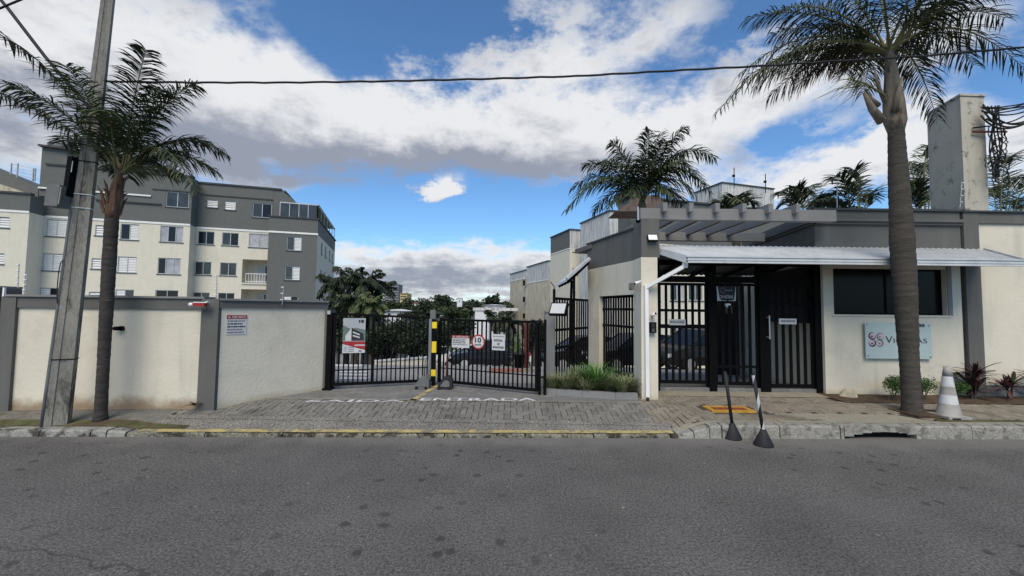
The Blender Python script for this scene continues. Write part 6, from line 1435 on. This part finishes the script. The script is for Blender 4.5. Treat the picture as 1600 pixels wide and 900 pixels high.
# distant woods on the hillside
m = MB()
for k in range(420):
    Y = random.uniform(130, 420); px = random.uniform(-200, 1800); q = at(px, 480, Y); q.z = T(Y)+2; foliage(m, q, 7, 5, 3.5, 26, 1.5)
m.build('hillside_wood', 'leaf_dark', fix=False, kind='stuff')
def house(px0, px1, yt, yb, Y, label, wm='house_white', rm='red_tile', wins_=2, roof=.4):
    a, b = at(px0, yb, Y), at(px1, yt, Y); t = thing('house', (a.x, Y, T(Y)), label, 'house'); zb_2 = min(a.z, T(Y)); dp = max(4, (b.x-a.x)*.8)
    MB().box(a.x, b.x, Y, Y+dp, zb_2, b.z).build('wall', wm, t); h = roof*(b.x-a.x)*.35
    MB().prism([V((a.x-.3, Y-.3, b.z)), V((b.x+.3, Y-.3, b.z)), V(((a.x+b.x)/2, Y-.3, b.z+h))], (0, dp+.6, 0)).build('roof', rm, t)
    for k in range(wins_): x = lerp(a.x, b.x, (k+.5)/wins_); w2 = (b.x-a.x)*.07; MB().box(x-w2, x+w2, Y-.04, Y-.001, lerp(a.z, b.z, .35), lerp(a.z, b.z, .7)).build('window', 'far_dark', t)
house(600, 632, 486, 498, 60, 'small white house with two windows above the left gate leaf', rm='house_white', roof=.25)
house(655, 668, 484, 490, 170, 'tiny distant white house left of centre'); house(683, 692, 482, 488, 190, 'tiny white house behind the gate stop', rm='house_white')
house(757, 790, 477, 488, 62, 'white walled house behind the far cream block', rm='house_white', roof=.1); house(742, 775, 487, 500, 56, 'wide low white building above the right gate leaf', rm='house_white', roof=.1)
house(641, 655, 474, 482, 200, 'distant cream house with red tiled roof on the hillside', wm='cream_far')
house(714, 722, 466, 476, 240, 'slim white building on the skyline near the centre', rm='house_white', wins_=1)
house(600, 616, 476, 486, 90, 'small house with a red tiled roof beside the palm cluster', wm='cream_old')
def far_tower(px0, px1, yt, yb, Y, label, wm, nfl, name='tower_block'):
    a, b = at(px0, yb, Y), at(px1, yt, Y); t = thing(name, (a.x, Y, T(Y)), label, 'building'); MB().box(a.x, b.x, Y, Y+12, T(Y)-2, b.z).build('wall', wm, t)
    for k in range(nfl): z = lerp(a.z, b.z, (k+.45)/nfl); MB().box(a.x+.3, b.x-.3, Y-.15, Y-.01, z, z+(b.z-a.z)/nfl*.42).build('window_row', 'far_dark', t)
    MB().box(lerp(a.x, b.x, .35), lerp(a.x, b.x, .7), Y+2, Y+8, b.z, b.z+(b.z-a.z)*.12).build('roof_house', wm, t)
far_tower(601, 623, 444, 472, 330, 'grey distant tower with rows of windows right of the palm cluster', 'far_block', 7)
far_tower(625, 636, 458, 470, 260, 'pale yellow distant building beside the grey tower', 'far_yellow', 3)

# ------------------------------------------------------------------ vehicles behind the gates
def car_proto(paint):
    """car pointing along +X, length 4.2"""
    def sec(x):   # half width, sill z, belt z, roof z
        b = [(-2.1, .60, .42, .80), (-2.0, .78, .30, .92), (-1.5, .84, .25, .96), (0, .86, .22, .93), (1.0, .85, .24, .90), (1.7, .82, .26, .80), (2.0, .74, .30, .68), (2.1, .60, .40, .58)]
        for p, q in zip(b, b[1:]):
            if x <= q[0]: u = (x-p[0])/(q[0]-p[0]); return [lerp(p[i], q[i], u) for i in (1, 2, 3)]
        return b[-1][1:]
    m = MB(); xs = [-2.1, -2.0, -1.75, -1.5, -1.0, -.5, 0, .5, 1.0, 1.35, 1.7, 1.9, 2.0, 2.1]; rings = []
    for x in xs:
        w_, s_, b_ = sec(x); rings.append([V((x, -w_*.9, s_)), V((x, -w_, lerp(s_, b_, .45))), V((x, -w_*.95, b_)), V((x, -w_*.5, b_+.035)), V((x, w_*.5, b_+.035)), V((x, w_*.95, b_)), V((x, w_, lerp(s_, b_, .45))), V((x, w_*.9, s_))])
    for p, q in zip(rings, rings[1:]):
        for k in range(8): j = (k+1) % 8; m.quad(p[k], q[k], q[j], p[j])
    for r in (rings[0], rings[-1]): i = len(m.v); m.v += r; m.f.append(tuple(range(i, i+8))); m.m.append(0)
    body = m
    cab = MB(); cs = [(-1.75, .75, .93, .93), (-1.35, .72, .93, 1.38), (-.9, .72, .93, 1.46), (.1, .72, .93, 1.47), (.35, .72, .93, 1.42), (1.15, .74, .90, .91)]
    glass = MB()
    def cr(c, kk=1.0): x, w_, z0_, z1_ = c; wt = w_-.14*(z1_-z0_)/.5; return [V((x, -w_*kk, z0_)), V((x, -wt*kk, z1_)), V((x, wt*kk, z1_)), V((x, w_*kk, z0_))]
    for p, q in zip(cs, cs[1:]):
        a, b = cr(p), cr(q)
        front = p[3] != q[3] and abs(q[3]-p[3]) > .2
        for k in range(3):
            tgt = glass if (k != 1 or front) else cab
            tgt.quad(a[k], b[k], b[k+1], a[k+1])
    pillars = MB()
    for x0_, x1_ in ((-1.35, -1.75), (.35, 1.15)):
        for sg in (-1, 1):
            w_ = .72; top_ = V((x0_, sg*(.72-.14*.9), 1.38 if x0_ < 0 else 1.42)); bot = V((x1_, sg*.745, .92)); pillars.bar(top_, bot, .05, .05)
    for sg in (-1, 1): pillars.bar(V((-.35, sg*.59, 1.45)), V((-.4, sg*.73, .92)), .06, .03); pillars.bar(V((-1.35, sg*.595, 1.40)), V((.35, sg*.60, 1.43)), .04, .04)
    return body, cab, glass, pillars
def car(p, yaw, paint, label, group='cars parked inside the condominium'):
    t = thing('parked_car', p, label, 'car', group); t.rotation_euler = (0, 0, yaw)
    body, cab, glass, pil = car_proto(paint); 
    def mk(mb, name, mat, par=t, smooth=False, loc=None):
        o = bpy.data.objects.new(name, mb.mesh(name, mat, smooth=smooth)); COL.objects.link(o); o.parent = par
        if loc is not None: o.location = loc
        return o
    bo = mk(body, 'body', paint, smooth=True); mk(cab, 'roof', paint); mk(glass, 'windows', 'glass_dark'); mk(pil, 'pillars', paint)
    wh = MB().tube([V((0, -.1, 0)), V((0, -.09, 0)), V((0, .09, 0)), V((0, .1, 0))], [.27, .31, .31, .27], 20).mesh('tyre', 'tyre'); rm_ = MB().tube([V((0, -.105, 0)), V((0, .105, 0))], .19, 12).mesh('rim', 'rail_metal')
    for x in (-1.3, 1.3):
        for y in (-.76, .76):
            o = bpy.data.objects.new('wheel', wh); COL.objects.link(o); o.parent = t; o.location = (x, y, .31); r = bpy.data.objects.new('rim', rm_); COL.objects.link(r); r.parent = o
    for y in (-.58, .58):
        mk(MB().obox(V((2.0, y-.16, .56)), (.1, 0, -.02), (0, .32, 0), (-.06, 0, .12)), 'headlight', 'headlight'); mk(MB().box(-2.13, -2.03, y-.14, y+.14, .66, .82), 'tail_light', 'red')
    mk(MB().box(2.04, 2.13, -.4, .4, .38, .5), 'grille', 'black_metal'); mk(MB().box(2.11, 2.14, -.22, .22, .42, .52), 'number_plate', 'sign_white')
    for y in (-.9, .9): mk(MB().box(.55, .68, y-.08, y+.08, .92, 1.04), 'mirror', paint)
    return t
def spot(px, Y, dz=0): q = at(px, 480, Y); return V((q.x, Y, T(Y)+.014+dz))
car(spot(1095, 15.0), R(200), 'car_dark', 'dark grey car parked behind the residents pedestrian gate')
car(spot(990, 17.5), R(195), 'car_navy', 'dark car behind the barred opening of the slanted wing')
car(spot(765, 22), R(188), 'car_navy', 'dark car in front of the white ones behind the right gate leaf')
car(spot(735, 27), R(190), 'car_white', 'white car partly hidden by the gate stop')
car(spot(790, 28.5), R(192), 'car_white', 'white car behind the round speed sign')
car(spot(668, 29), R(188), 'car_white', 'white car behind the grey wedge base')
car(spot(912, 19), R(192), 'car_dark', 'dark car behind the side fence')
def moto(p, yaw, label):
    t = thing('motorcycle', p, label, 'motorcycle'); t.rotation_euler = (0, 0, yaw)
    def mk(mb, name, mat, smooth=True): o = bpy.data.objects.new(name, mb.mesh(name, mat, smooth=smooth)); COL.objects.link(o); o.parent = t
    for x in (-.62, .62):
        ring = [V((x+math.cos(a)*.27, 0, .3+math.sin(a)*.27)) for a in [i/18*6.2832 for i in range(19)]]; mk(MB().tube(ring, .045, 6), 'wheel', 'tyre')
        mk(MB().tube([V((x, -.05, .3)), V((x, .05, .3))], .1, 10), 'hub', 'rail_metal')
    mk(MB().tube([V((-.05, 0, .72)), V((.1, 0, .8)), V((.35, 0, .78)), V((.42, 0, .7))], [.08, .14, .13, .05], 10), 'fuel_tank', 'car_dark')
    mk(MB().tube([V((-.75, 0, .8)), V((-.4, 0, .76)), V((-.02, 0, .74))], [.06, .11, .09], 8, squash=.6), 'seat', 'rubber')
    mk(MB().box(-.2, .25, -.14, .14, .25, .6), 'engine', 'steel', False)
    for y in (-.08, .08): mk(MB().tube([V((.62, y, .3)), V((.42, y, .95))], .022, 6), 'fork', 'steel')
    mk(MB().tube([V((.32, -.35, 1.05)), V((.42, -.12, 1.0)), V((.42, .12, 1.0)), V((.32, .35, 1.05))], .015, 6), 'handlebar', 'black_metal')
    mk(MB().tube([V((.46, 0, .9)), V((.56, 0, .9))], [.1, .09], 14), 'headlight', 'headlight'); mk(MB().tube([V((.1, .16, .3)), V((-.7, .18, .38))], [.03, .045], 8), 'exhaust', 'rail_metal'); mk(MB().tube([V((-.62, 0, .6)), V((-.3, 0, .35))], .03, 6), 'swing_arm', 'steel')
moto(spot(1140, 11.2), R(-78), 'motorcycle with round headlight behind the middle barred panel')
moto(spot(632, 20), R(200), 'dark motorcycle in front of the low pale wall behind the gate')
moto(spot(650, 21), R(190), 'dark motorcycle nearest the grey wedge base behind the gate')
